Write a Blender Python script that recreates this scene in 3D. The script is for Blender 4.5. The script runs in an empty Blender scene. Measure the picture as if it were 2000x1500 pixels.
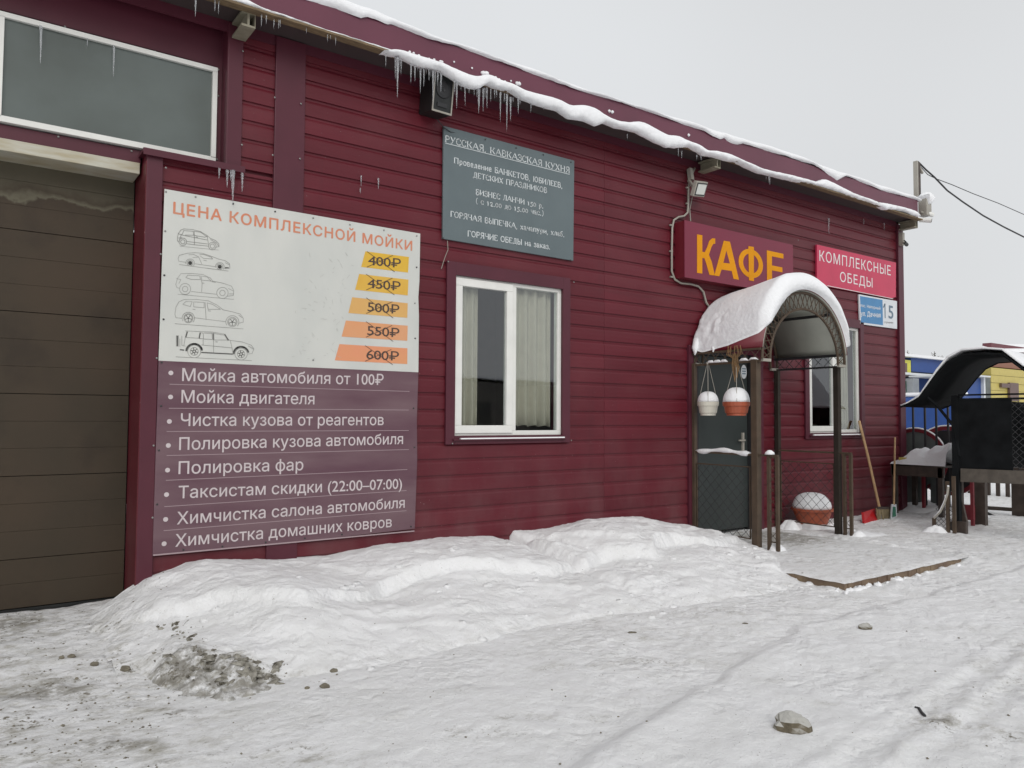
import bpy, math, random
import numpy as np
from mathutils import Vector, Matrix
random.seed(7)
S = bpy.context.scene
COL = S.collection
# ------------------------------------------------------------------ camera
YAW, PITCH, ROLL = math.radians(36.0256), math.radians(2.4774), math.radians(0.3545)
CAM = Vector((0.0, -5.85, 1.33)); FPX = 1500.0
cy, sy, cp, sp, cr, sr = math.cos(YAW), math.sin(YAW), math.cos(PITCH), math.sin(PITCH), math.cos(ROLL), math.sin(ROLL)
FWD = Vector((sy*cp, cy*cp, sp)); R0 = Vector((cy, -sy, 0)); U0 = R0.cross(FWD)
RT = R0*cr + U0*sr; UP = -R0*sr + U0*cr
cd = bpy.data.cameras.new('camera'); cam = bpy.data.objects.new('camera', cd); COL.objects.link(cam)
cam.matrix_world = Matrix.Translation(CAM) @ Matrix((RT, UP, -FWD)).transposed().to_4x4()
cd.sensor_width = 36.0; cd.lens = 36.0*FPX/2000.0; cd.clip_end = 3000; cd.clip_start = 0.05
S.camera = cam
# ------------------------------------------------------------------ sky and sun
SUN_EL, SUN_AZ = math.radians(32), math.radians(205)
W = bpy.data.worlds.new('World'); S.world = W; W.use_nodes = True
nt = W.node_tree; nt.nodes.clear()
out = nt.nodes.new('ShaderNodeOutputWorld'); bg = nt.nodes.new('ShaderNodeBackground')
sk = nt.nodes.new('ShaderNodeTexSky'); sk.sky_type = 'NISHITA'; sk.sun_disc = False
sk.sun_elevation = SUN_EL; sk.sun_rotation = SUN_AZ; sk.dust_density = 6; sk.air_density = 1.0
mx = nt.nodes.new('ShaderNodeMixRGB'); mx.inputs[0].default_value = 0.95
tc = nt.nodes.new('ShaderNodeTexCoord'); nz = nt.nodes.new('ShaderNodeTexNoise'); nz.inputs['Scale'].default_value = 1.6; nz.inputs['Detail'].default_value = 2
rmp = nt.nodes.new('ShaderNodeValToRGB'); rmp.color_ramp.elements[0].position = .3; rmp.color_ramp.elements[1].position = .75
rmp.color_ramp.elements[0].color = (7.15, 7.25, 7.35, 1); rmp.color_ramp.elements[1].color = (8.1, 8.3, 8.5, 1)
nt.links.new(tc.outputs['Generated'], nz.inputs['Vector']); nt.links.new(nz.outputs['Fac'], rmp.inputs[0])
nt.links.new(sk.outputs[0], mx.inputs[1]); nt.links.new(rmp.outputs[0], mx.inputs[2])
nt.links.new(mx.outputs[0], bg.inputs[0]); bg.inputs[1].default_value = 0.1
nt.links.new(bg.outputs[0], out.inputs[0])
sl = bpy.data.lights.new('sun', 'SUN'); sl.energy = 1.2; sl.angle = math.radians(35); sl.color = (1, .97, .93)
so = bpy.data.objects.new('sun', sl); COL.objects.link(so)
so.rotation_euler = (math.radians(90)-SUN_EL, 0, math.radians(180)-SUN_AZ)
S.view_settings.view_transform = 'Standard'; S.view_settings.look = 'None'
S.view_settings.exposure = 0.0; S.view_settings.gamma = 1.0; S.view_settings.use_curve_mapping = False
S.cycles.max_bounces = 8; S.cycles.transparent_max_bounces = 24

# ------------------------------------------------------------------ survey: sight lines met with real planes
def ray(px, py): px = float(px); py = float(py); return RT*(px-1000) - UP*(py-750) + FWD*FPX
def P(px, py, Y=0.0):
    v = ray(px, py); return CAM + v*float((Y-CAM.y)/v.y)
def PX(px, py, X):
    v = ray(px, py); return CAM + v*((X-CAM.x)/v.x)
def PZ(px, py, Z):
    v = ray(px, py); return CAM + v*((Z-CAM.z)/v.z)

# ------------------------------------------------------------------ materials
MATS = {}
def mat(name, col, rough=.6, var=.0, nscale=6, bump=0, bscale=40, metal=0, spec=.5, col2=None, stretch=None, rnd=0, coat=0):
    if name in MATS: return MATS[name]
    m = bpy.data.materials.new(name); m.use_nodes = True; n = m.node_tree; b = n.nodes['Principled BSDF']
    b.inputs['Roughness'].default_value = rough; b.inputs['Metallic'].default_value = metal
    b.inputs['Specular IOR Level'].default_value = spec
    b.inputs['Coat Weight'].default_value = coat
    tc = n.nodes.new('ShaderNodeTexCoord'); src = tc.outputs['Object']
    gm = n.nodes.new('ShaderNodeNewGeometry'); src = gm.outputs['Position']
    if stretch:
        mp = n.nodes.new('ShaderNodeMapping'); mp.inputs['Scale'].default_value = stretch
        n.links.new(src, mp.inputs['Vector']); src = mp.outputs['Vector']
    c2 = col2 if col2 else tuple(max(0, c*(1-var)) for c in col)
    c1 = col if col2 else tuple(min(1, c*(1+var)) for c in col)
    nz = n.nodes.new('ShaderNodeTexNoise'); nz.inputs['Scale'].default_value = nscale; nz.inputs['Detail'].default_value = 6
    n.links.new(src, nz.inputs['Vector'])
    rp = n.nodes.new('ShaderNodeValToRGB'); rp.color_ramp.elements[0].position = .32; rp.color_ramp.elements[1].position = .68
    rp.color_ramp.elements[0].color = (*c2, 1); rp.color_ramp.elements[1].color = (*c1, 1)
    n.links.new(nz.outputs['Fac'], rp.inputs[0]); last = rp.outputs[0]
    if rnd:
        oi = n.nodes.new('ShaderNodeObjectInfo'); hs = n.nodes.new('ShaderNodeHueSaturation')
        mr = n.nodes.new('ShaderNodeMapRange'); mr.inputs[3].default_value = 1-rnd; mr.inputs[4].default_value = 1+rnd
        n.links.new(oi.outputs['Random'], mr.inputs[0]); n.links.new(mr.outputs[0], hs.inputs['Value'])
        n.links.new(last, hs.inputs['Color']); last = hs.outputs[0]
    n.links.new(last, b.inputs['Base Color'])
    if bump:
        n2 = n.nodes.new('ShaderNodeTexNoise'); n2.inputs['Scale'].default_value = bscale; n2.inputs['Detail'].default_value = 5
        n.links.new(src, n2.inputs['Vector'])
        bp = n.nodes.new('ShaderNodeBump'); bp.inputs['Strength'].default_value = bump; bp.inputs['Distance'].default_value = .01
        n.links.new(n2.outputs['Fac'], bp.inputs['Height']); n.links.new(bp.outputs[0], b.inputs['Normal'])
    MATS[name] = m; return m
RED = mat('red_siding_paint', (.114, .0108, .0200), .42, nscale=1.6, col2=(.096, .0092, .0168), rnd=.09, bump=.12, bscale=9, stretch=(.6, 1, 2.5), spec=.35)
def weather(m):
    n = m.node_tree; b = n.nodes['Principled BSDF']; g = n.nodes.new('ShaderNodeNewGeometry'); sx = n.nodes.new('ShaderNodeSeparateXYZ'); n.links.new(g.outputs['Position'], sx.inputs[0])
    def nz(sc, st, d=6):
        mp = n.nodes.new('ShaderNodeMapping'); mp.inputs['Scale'].default_value = st; n.links.new(g.outputs['Position'], mp.inputs[0]); z = n.nodes.new('ShaderNodeTexNoise'); z.inputs['Scale'].default_value = sc; z.inputs['Detail'].default_value = d; n.links.new(mp.outputs[0], z.inputs['Vector']); return z.outputs['Fac']
    def mr(s_, a, b_, c, d):
        r = n.nodes.new('ShaderNodeMapRange'); r.inputs[1].default_value = a; r.inputs[2].default_value = b_; r.inputs[3].default_value = c; r.inputs[4].default_value = d; n.links.new(s_, r.inputs[0]); return r.outputs[0]
    def mul(a, c):
        q = n.nodes.new('ShaderNodeMath'); q.operation = 'MULTIPLY'; n.links.new(a, q.inputs[0]); n.links.new(c, q.inputs[1]); return q.outputs[0]
    def over(f, col):
        k = n.nodes.new('ShaderNodeMixRGB'); src = b.inputs['Base Color'].links[0].from_socket; n.links.new(f, k.inputs[0]); n.links.new(src, k.inputs[1]); k.inputs[2].default_value = (*col, 1); n.links.new(k.outputs[0], b.inputs['Base Color'])
    over(mul(mr(sx.outputs['Z'], .25, 1.3, .18, 0), mr(nz(3.5, (1, 1, .6), 8), .40, .65, 0, 1)), (.20, .15, .15))   # salt splash
    over(mr(nz(2.2, (5, 5, .22)), .55, .72, 0, .22), (.055, .012, .018))                                              # rain streaks
    over(mr(nz(1.3, (1, 1, 1.5)), .5, .75, 0, .22), (.17, .055, .06))                                                 # chalky fading
    over(mr(nz(55, (1, 1, 1), 2), .73, .76, 0, .45), (.35, .28, .28))                                                 # flecks
weather(RED)
TRIM = mat('plum_trim_paint', (.082, .0160, .0280), .42, var=.08, nscale=3, spec=.4, bump=.08, bscale=4)
FASC = mat('plum_fascia_paint', (.125, .032, .055), .38, var=.08, nscale=2, spec=.5, bump=.1, bscale=3)
WHITE = mat('white_plastic', (.74, .74, .71), .35, var=.05, nscale=5)
CREAM = mat('rusty_cream_steel', (.50, .49, .42), .5, nscale=9, col2=(.38, .33, .22), stretch=(.5, 1, 3))
SNOW = mat('snow', (.86, .87, .89), .75, var=.02, nscale=3, bump=.8, bscale=28, spec=.25)
SNOWB = mat('bank_snow', (.85, .86, .88), .75, var=.02, nscale=2, bump=.45, bscale=14, spec=.25)
BROWN = mat('brown_metal_paint', (.072, .048, .030), .68, var=.2, nscale=8)
DARKM = mat('dark_metal', (.022, .022, .024), .55, var=.2)
MATTE = mat('matte_black_sheet', (.010, .011, .012), .95, var=.3, spec=.1)
BLACK = mat('black_plastic', (.012, .013, .013), .45, var=.1)
DOOR = mat('dark_green_grey_door_paint', (.035, .043, .042), .38, var=.15, nscale=2)
WOOD = mat('weathered_wood', (.22, .155, .085), .8, nscale=6, col2=(.12, .085, .05), stretch=(2, 12, 12))
STICK = mat('stick_wood', (.42, .27, .14), .6, var=.2, nscale=10)
DWOOD = mat('dark_stained_wood', (.055, .04, .032), .6, var=.3, nscale=10)
GREYW = mat('grey_boards', (.12, .135, .13), .6, var=.15, nscale=6)
TERRA = mat('terracotta_plastic', (.36, .085, .04), .5, var=.1)
PANSY = mat('cream_plastic_pot', (.62, .6, .52), .5, var=.06)
SHEET = mat('grey_green_sheet', (.40, .41, .36), .4, var=.08, nscale=4)
GOLD = mat('orange_yellow_letter_film', (.66, .27, .003), .6, var=.06, spec=.2, nscale=3)
MAROON = mat('maroon_sign_film', (.17, .01, .035), .33, var=.05, nscale=2)
MAROON2 = mat('maroon_sign_side', (.15, .012, .022), .4, var=.05)
PINK = mat('crimson_pink_sign_film', (.52, .035, .09), .4, var=.05, nscale=3)
LPINK = mat('pale_lettering', (.74, .68, .68), .5)
BLUE = mat('blue_plate_paint', (.06, .22, .44), .4, var=.05)
PLATEW = mat('white_plate_paint', (.66, .69, .72), .4, var=.04)
NAVY = mat('grey_numeral_paint', (.13, .19, .25), .5)
GREYS = mat('slate_grey_sign_paint', (.125, .158, .168), .4, nscale=2.2, col2=(.10, .13, .14), bump=.05)
GLET = mat('grey_sign_lettering', (.74, .78, .79), .5, nscale=22, col2=(.62, .66, .67))
BANW = mat('faded_white_banner', (.61, .615, .58), .40, nscale=2.0, col2=(.53, .545, .52), bump=.35, bscale=2.2, stretch=(1.2, 1, .5))
BANP = mat('faded_plum_banner', (.165, .10, .115), .38, nscale=2.0, col2=(.108, .048, .068), bump=.3, bscale=2.2, stretch=(.6, 1, 2.6))
BANT = mat('banner_white_lettering', (.56, .50, .51), .5, var=.04, nscale=8)
BLINE = mat('banner_rule_line', (.36, .27, .29), .5)
ORANGE = mat('faded_orange_lettering', (.62, .2, .1), .5, nscale=20, col2=(.56, .24, .15))
INK = mat('brown_ink', (.07, .045, .035), .6)
SKETCH = mat('grey_sketch_ink', (.16, .16, .15), .6, nscale=14, col2=(.34, .34, .32))
SKETCHD = mat('dark_sketch_ink', (.09, .09, .085), .6)
SCREW = mat('screw_metal', (.25, .25, .24), .4, metal=.5)
SCREWD = mat('dark_screw', (.03, .03, .03), .4)
STEEL = mat('grey_cable_and_steel', (.33, .31, .27), .5, var=.1)
LAMPG = mat('lamp_glass', (.62, .64, .6), .25)
CURT = mat('cream_curtain', (.46, .415, .345), .8, var=.06, nscale=8)
ROOMM = mat('room_wall', (.22, .20, .16), .8, var=.2, nscale=3)
FROST = mat('frosted_grey_pane', (.125, .150, .143), .16, nscale=1.1, col2=(.075, .088, .080), bump=.35, bscale=.8, spec=.6)
KBLUE = mat('kiosk_blue', (.012, .06, .25), .45, var=.06)
KYEL = mat('kiosk_yellow', (.52, .43, .12), .5, var=.05)
KLIM = mat('kiosk_lemon', (.62, .6, .08), .5, var=.05)
KBRN = mat('kiosk_brown', (.14, .09, .08), .5, var=.05)
RIMR = mat('dull_red_rim', (.16, .012, .02), .5, var=.2)
REDP = mat('bright_red_plastic', (.42, .01, .014), .4, var=.1)
STRAW = mat('dry_straw', (.28, .17, .08), .8, var=.3)
BROOM = mat('broom_bristle', (.24, .19, .11), .8, var=.2)
GREEN = mat('green_print', (.02, .15, .09), .5)
ROCK = mat('dirty_rock', (.22, .2, .15), .9, nscale=25, col2=(.12, .105, .08), bump=.6, bscale=60)
CLOD = mat('dirty_frozen_clod', (.40, .385, .34), .9, nscale=26, col2=(.07, .06, .042), bump=.8, bscale=50)
BARK = mat('bark', (.1, .085, .07), .9, var=.2)
BLDG = mat('far_facade', (.12, .11, .10), .8, var=.2, nscale=.3)
BLDG2 = mat('far_facade_pale', (.2, .19, .17), .8, var=.1, nscale=.3)
PLINTH = mat('painted_step_edge', (.23, .17, .11), .75, nscale=5, col2=(.13, .085, .06), bump=.4, bscale=20)
def metal_door():
    m = mat('grimy_brown_garage_panel', (.060, .041, .026), .62, nscale=1.1, col2=(.040, .031, .020), spec=.3, bump=.1, bscale=8)
    n = m.node_tree; b = n.nodes['Principled BSDF']
    gm = n.nodes.new('ShaderNodeNewGeometry')
    mp = n.nodes.new('ShaderNodeMapping'); mp.inputs['Scale'].default_value = (1, 1, .8); n.links.new(gm.outputs['Position'], mp.inputs[0])
    nz = n.nodes.new('ShaderNodeTexNoise'); nz.inputs['Scale'].default_value = 2.3; nz.inputs['Detail'].default_value = 9; nz.inputs['Roughness'].default_value = .65
    n.links.new(mp.outputs[0], nz.inputs['Vector'])
    r = n.nodes.new('ShaderNodeValToRGB'); r.color_ramp.elements[0].position = .52; r.color_ramp.elements[1].position = .66
    r.color_ramp.elements[0].color = (0, 0, 0, 1); r.color_ramp.elements[1].color = (.5, .5, .5, 1)
    n.links.new(nz.outputs['Fac'], r.inputs[0])
    # splashed grime border high on the top panel
    sx = n.nodes.new('ShaderNodeSeparateXYZ'); n.links.new(gm.outputs['Position'], sx.inputs[0])
    n3 = n.nodes.new('ShaderNodeTexNoise'); n3.inputs['Scale'].default_value = 5; n3.inputs['Detail'].default_value = 6; n.links.new(gm.outputs['Position'], n3.inputs['Vector'])
    ad = n.nodes.new('ShaderNodeMath'); ad.operation = 'MULTIPLY_ADD'; ad.inputs[1].default_value = .3; n.links.new(n3.outputs['Fac'], ad.inputs[0]); n.links.new(sx.outputs['Z'], ad.inputs[2])
    r2 = n.nodes.new('ShaderNodeValToRGB')
    mr = n.nodes.new('ShaderNodeMapRange'); mr.inputs[1].default_value = 2.72; mr.inputs[2].default_value = 3.32; n.links.new(ad.outputs[0], mr.inputs[0])
    e = r2.color_ramp.elements; e[0].position = 0; e[0].color = (0, 0, 0, 1); e[1].position = 1; e[1].color = (.75, .75, .75, 1)
    for p_, v in ((.36, 0), (.40, .0), (.43, .9), (.50, .12), (.60, .45)):
        k = e.new(p_); k.color = (v, v, v, 1)
    n.links.new(mr.outputs[0], r2.inputs[0])
    mx = n.nodes.new('ShaderNodeMixRGB'); base = b.inputs['Base Color'].links[0].from_socket
    n.links.new(r.outputs[0], mx.inputs[0]); n.links.new(base, mx.inputs[1]); mx.inputs[2].default_value = (.026, .018, .013, 1)
    mx2 = n.nodes.new('ShaderNodeMixRGB'); n.links.new(r2.outputs[0], mx2.inputs[0]); n.links.new(mx.outputs[0], mx2.inputs[1]); mx2.inputs[2].default_value = (.125, .115, .08, 1)
    n.links.new(mx2.outputs[0], b.inputs['Base Color'])
    return m
GARAGE = metal_door()
def glass():
    m = bpy.data.materials.new('window_glass'); m.use_nodes = True; n = m.node_tree; n.nodes.clear()
    o = n.nodes.new('ShaderNodeOutputMaterial'); t = n.nodes.new('ShaderNodeBsdfTransparent'); t.inputs[0].default_value = (.90, .93, .92, 1)
    g = n.nodes.new('ShaderNodeBsdfGlossy'); g.inputs['Roughness'].default_value = .015; g.inputs[0].default_value = (.95, .97, 1, 1)
    f = n.nodes.new('ShaderNodeFresnel'); f.inputs[0].default_value = 2.15; mx = n.nodes.new('ShaderNodeMixShader')
    nz = n.nodes.new('ShaderNodeTexNoise'); nz.inputs['Scale'].default_value = 2.5; bp = n.nodes.new('ShaderNodeBump'); bp.inputs['Strength'].default_value = .05; bp.inputs['Distance'].default_value = .01
    n.links.new(nz.outputs['Fac'], bp.inputs['Height']); n.links.new(bp.outputs[0], g.inputs['Normal'])
    gf = n.nodes.new('ShaderNodeNewGeometry'); iv = n.nodes.new('ShaderNodeMath'); iv.operation = 'SUBTRACT'; iv.inputs[0].default_value = 1; n.links.new(gf.outputs['Backfacing'], iv.inputs[1]); ml = n.nodes.new('ShaderNodeMath'); ml.operation = 'MULTIPLY'; n.links.new(f.outputs[0], ml.inputs[0]); n.links.new(iv.outputs[0], ml.inputs[1])
    n.links.new(ml.outputs[0], mx.inputs[0]); n.links.new(t.outputs[0], mx.inputs[1]); n.links.new(g.outputs[0], mx.inputs[2]); n.links.new(mx.outputs[0], o.inputs[0])
    return m
GLASS = glass()
def icemat():
    m = bpy.data.materials.new('ice'); m.use_nodes = True; b = m.node_tree.nodes['Principled BSDF']
    b.inputs['Base Color'].default_value = (.80, .82, .85, 1); b.inputs['Roughness'].default_value = .12
    b.inputs['Transmission Weight'].default_value = .78; b.inputs['IOR'].default_value = 1.25
    return m
ICE = icemat()
def snowground():
    m = bpy.data.materials.new('packed_dirty_snow'); m.use_nodes = True; n = m.node_tree; b = n.nodes['Principled BSDF']
    b.inputs['Roughness'].default_value = .6; b.inputs['Specular IOR Level'].default_value = .3
    gm = n.nodes.new('ShaderNodeNewGeometry'); at = n.nodes.new('ShaderNodeAttribute'); at.attribute_name = 'dirt_and_shade'
    def noise(s, d, r=.6, st=(1, 1, 1)):
        mp = n.nodes.new('ShaderNodeMapping'); mp.inputs['Scale'].default_value = st; n.links.new(gm.outputs['Position'], mp.inputs[0])
        z = n.nodes.new('ShaderNodeTexNoise'); z.inputs['Scale'].default_value = s; z.inputs['Detail'].default_value = d; z.inputs['Roughness'].default_value = r
        n.links.new(mp.outputs[0], z.inputs['Vector']); return z.outputs['Fac']
    def ramp(f, a, b_, ca, cb):
        r = n.nodes.new('ShaderNodeValToRGB'); r.color_ramp.elements[0].position = a; r.color_ramp.elements[1].position = b_
        r.color_ramp.elements[0].color = (*ca, 1); r.color_ramp.elements[1].color = (*cb, 1); n.links.new(f, r.inputs[0]); return r.outputs[0]
    def mixc(f, a, b_):
        k = n.nodes.new('ShaderNodeMixRGB'); n.links.new(f, k.inputs[0])
        for i, v in ((1, a), (2, b_)):
            if isinstance(v, tuple): k.inputs[i].default_value = (*v, 1)
            else: n.links.new(v, k.inputs[i])
        return k.outputs[0]
    def mul(a, k):
        q = n.nodes.new('ShaderNodeMath'); q.operation = 'MULTIPLY'; n.links.new(a, q.inputs[0])
        if isinstance(k, (int, float)): q.inputs[1].default_value = k
        else: n.links.new(k, q.inputs[1])
        return q.outputs[0]
    base = ramp(noise(2.6, 8, .65), .35, .65, (.845, .85, .855), (.91, .915, .93))
    # even film of grit over driven snow
    film = mul(ramp(noise(7, 9, .75, (1, 1.5, 1)), .47, .68, (0, 0, 0), (1, 1, 1)), at.outputs['Fac'])
    c = mixc(film, base, (.47, .455, .41))
    patch = ramp(noise(4.5, 8, .72, (1, 1.6, 1)), .52, .64, (0, 0, 0), (1, 1, 1))
    spk = ramp(noise(38, 4, .65), .52, .62, (0, 0, 0), (1, 1, 1))
    q = mul(mul(patch, spk), at.outputs['Fac'])
    c = mixc(mul(q, 1.2), c, (.2, .18, .14))
    spk2 = mul(ramp(noise(70, 2, .5), .71, .75, (0, 0, 0), (1, 1, 1)), .7)
    c = mixc(spk2, c, (.25, .23, .2))
    hv = n.nodes.new('ShaderNodeMapRange'); hv.inputs[1].default_value = 1.15; hv.inputs[2].default_value = 2.0; n.links.new(at.outputs['Fac'], hv.inputs[0])
    c = mixc(mul(mul(hv.outputs[0], ramp(noise(14, 7, .7), .38, .55, (0, 0, 0), (1, 1, 1))), .85), c, (.27, .255, .225))
    n.links.new(c, b.inputs['Base Color'])
    bp = n.nodes.new('ShaderNodeBump'); bp.inputs['Strength'].default_value = .85; bp.inputs['Distance'].default_value = .024
    vo = n.nodes.new('ShaderNodeTexVoronoi'); vo.inputs['Scale'].default_value = 13; wv = n.nodes.new('ShaderNodeVectorMath'); wv.operation = 'ADD'
    wn = n.nodes.new('ShaderNodeTexNoise'); wn.inputs['Scale'].default_value = 9; wn.inputs['Detail'].default_value = 4; n.links.new(gm.outputs['Position'], wn.inputs['Vector'])
    ws = n.nodes.new('ShaderNodeVectorMath'); ws.operation = 'SCALE'; ws.inputs['Scale'].default_value = .16; n.links.new(wn.outputs['Color'], ws.inputs[0]); n.links.new(gm.outputs['Position'], wv.inputs[0]); n.links.new(ws.outputs[0], wv.inputs[1]); n.links.new(wv.outputs[0], vo.inputs['Vector'])
    cm = mul(mul(vo.outputs['Distance'], ramp(noise(1.7, 4), .46, .60, (0, 0, 0), (1, 1, 1))), -.9)
    adh = n.nodes.new('ShaderNodeMath'); adh.operation = 'ADD'; n.links.new(noise(16, 10, .75), adh.inputs[0]); n.links.new(cm, adh.inputs[1])
    n.links.new(adh.outputs[0], bp.inputs['Height']); n.links.new(bp.outputs[0], b.inputs['Normal'])
    return m
GROUNDM = snowground()

# ------------------------------------------------------------------ mesh helpers
class MB:
    def __init__(s): s.v = []; s.f = []
    def add(s, vs, fs):
        k = len(s.v); s.v += [tuple(v) for v in vs]; s.f += [tuple(i+k for i in f) for f in fs]; return s
    def box(s, x0, x1, y0, y1, z0, z1):
        vs = [(x, y, z) for x in (x0, x1) for y in (y0, y1) for z in (z0, z1)]
        return s.add(vs, [(0, 1, 3, 2), (4, 6, 7, 5), (0, 4, 5, 1), (2, 3, 7, 6), (0, 2, 6, 4), (1, 5, 7, 3)])
    def bar(s, a, b, w, h=None, up=(0, 0, 1)):
        a = Vector(a); b = Vector(b); h = h or w; d = (b-a).normalized(); u = Vector(up)
        if abs(d.dot(u)) > .95: u = Vector((0, 1, 0))
        r = d.cross(u).normalized()*w/2; t = r.cross(d).normalized()*h/2
        vs = [p+q for p in (a, b) for q in (r+t, r-t, -r-t, -r+t)]
        return s.add(vs, [(0, 1, 2, 3), (7, 6, 5, 4), (0, 4, 5, 1), (1, 5, 6, 2), (2, 6, 7, 3), (3, 7, 4, 0)])
    def tube(s, pts, r, n=8, cap=True):
        pts = [Vector(p) for p in pts]; N = len(pts); rr = r if isinstance(r, (list, tuple)) else [r]*N
        vs = []; u = None
        for i, p in enumerate(pts):
            d = (pts[min(i+1, N-1)]-pts[max(i-1, 0)]).normalized()
            if u is None: u = d.orthogonal().normalized()
            u = (u - d*u.dot(d)).normalized(); w = d.cross(u)
            vs += [p+(u*math.cos(2*math.pi*k/n)+w*math.sin(2*math.pi*k/n))*rr[i] for k in range(n)]
        fs = [(i*n+k, i*n+(k+1) % n, (i+1)*n+(k+1) % n, (i+1)*n+k) for i in range(N-1) for k in range(n)]
        if cap: fs += [tuple(range(n))[::-1], tuple((N-1)*n+k for k in range(n))]
        return s.add(vs, fs)
    def lathe(s, c, prof, n=24):  # prof: (r,z)
        vs = [(c[0]+r*math.cos(2*math.pi*k/n), c[1]+r*math.sin(2*math.pi*k/n), c[2]+z) for r, z in prof for k in range(n)]
        N = len(prof); fs = [(i*n+k, i*n+(k+1) % n, (i+1)*n+(k+1) % n, (i+1)*n+k) for i in range(N-1) for k in range(n)]
        fs += [tuple(range(n))[::-1], tuple((N-1)*n+k for k in range(n))]
        return s.add(vs, fs)
    def prism(s, poly, d):  # extruded planar polygon by vector d
        poly = [Vector(p) for p in poly]; d = Vector(d); n = len(poly)
        return s.add([*poly, *[p+d for p in poly]], [tuple(range(n)), tuple(range(2*n-1, n-1, -1))]+[(i, i+n, (i+1) % n+n, (i+1) % n) for i in range(n)])
    def strip(s, pts, w, nrm=(0, -1, 0), th=.0008):  # flat printed line
        nrm = Vector(nrm)
        for a, b in zip(pts[:-1], pts[1:]):
            a = Vector(a); b = Vector(b); d = (b-a)
            if d.length < 1e-6: continue
            e = d.normalized(); t = e.cross(nrm)*w/2; a = a-e*w*.3; b = b+e*w*.3
            s.prism([a+t, b+t, b-t, a-t], nrm*th)
        return s
    def build(s, name, m, parent=None, smooth=False, bevel=0):
        return link_mesh(name, s.v, s.f, m, parent, smooth, bevel)
def link_mesh(name, v, f, m, parent=None, smooth=False, bevel=0):
    V = np.array(v, dtype=float).reshape(-1, 3); lo = V.min(0); hi = V.max(0); c = np.array([(lo[0]+hi[0])/2, (lo[1]+hi[1])/2, lo[2]])
    me = bpy.data.meshes.new(name); me.from_pydata((V-c).tolist(), [], f); me.update()
    import bmesh
    if len(f) < 60000:
        b = bmesh.new(); b.from_mesh(me); bmesh.ops.recalc_face_normals(b, faces=b.faces); b.to_mesh(me); b.free()
    if smooth: me.shade_smooth()
    me.materials.append(m); o = bpy.data.objects.new(name, me); COL.objects.link(o); place(o, c, parent)
    if bevel:
        bm = o.modifiers.new('bevel', 'BEVEL'); bm.width = bevel; bm.segments = 2; bm.limit_method = 'ANGLE'
    return o
WORLD = {}
def place(o, c, parent=None):
    c = Vector(c); WORLD[o.name] = c
    if parent: o.parent = parent; o.location = c-WORLD[parent.name]
    else: o.location = c
def thing(name, label, cat, loc, group=None):
    o = bpy.data.objects.new(name, None); COL.objects.link(o); o.empty_display_size = .1; place(o, loc)
    return tag(o, label, cat, group)
def tag(o, label, cat, group=None):
    o['label'] = label; o['category'] = cat
    if group: o['group'] = group
    return o
def kind(o, k, label=None):
    o['kind'] = k
    if label: o['label'] = label
    return o
# numpy value noise
def vnoise(x, y, seed=0):
    xi = np.floor(x).astype(np.int64); yi = np.floor(y).astype(np.int64); fx = x-xi; fy = y-yi
    fx = fx*fx*(3-2*fx); fy = fy*fy*(3-2*fy)
    def h(a, b):
        n = (a*374761393+b*668265263+seed*1442695041) & 0xffffffff; n = ((n ^ (n >> 13))*1274126177) & 0xffffffff
        return ((n ^ (n >> 16)) & 0xffff)/65535.0
    return (h(xi, yi)*(1-fx)+h(xi+1, yi)*fx)*(1-fy)+(h(xi, yi+1)*(1-fx)+h(xi+1, yi+1)*fx)*fy
def fbm(x, y, oct=5, seed=0, g=.5):
    s = 0; a = 1; t = 0
    for i in range(oct): s = s+a*(vnoise(x*2**i, y*2**i, seed+i)*2-1); t += a; a *= g
    return s/t
def ss(a, b, x): t = np.clip((x-a)/(b-a), 0, 1); return t*t*(3-2*t)
# text
def fill_loops(loops):
    """non-zero winding fill of closed outlines as thin trapezoids"""
    ys = sorted({round(p[1], 4) for l in loops for p in l}); Y = [ys[0]]
    for y in ys[1:]:
        if y-Y[-1] > .004: Y.append(y)
    Y2 = [Y[0]]
    for y in Y[1:]:
        n = max(1, int((y-Y2[-1])/.05)); a = Y2[-1]
        Y2 += [a+(y-a)*k/n for k in range(1, n+1)]
    E = [(p, q) for l in loops for p, q in zip(l, l[1:]+l[:1]) if abs(p[1]-q[1]) > 1e-6]; quads = []
    for a, b in zip(Y2[:-1], Y2[1:]):
        m = (a+b)/2; hit = []
        for p, q in E:
            lo, hi = (p, q) if p[1] < q[1] else (q, p)
            if lo[1] <= m < hi[1]:
                g = lambda y: lo[0]+(hi[0]-lo[0])*(min(max(y, lo[1]), hi[1])-lo[1])/(hi[1]-lo[1])
                hit.append((g(m), g(a), g(b), 1 if p[1] < q[1] else -1))
        hit.sort(); w = 0; st = None
        for h in hit:
            w0 = w; w += h[3]
            if w0 == 0 and w != 0: st = h
            elif w0 != 0 and w == 0 and st: quads.append(((st[1], a), (h[1], a), (h[2], b), (st[2], b)))
    return quads
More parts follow.
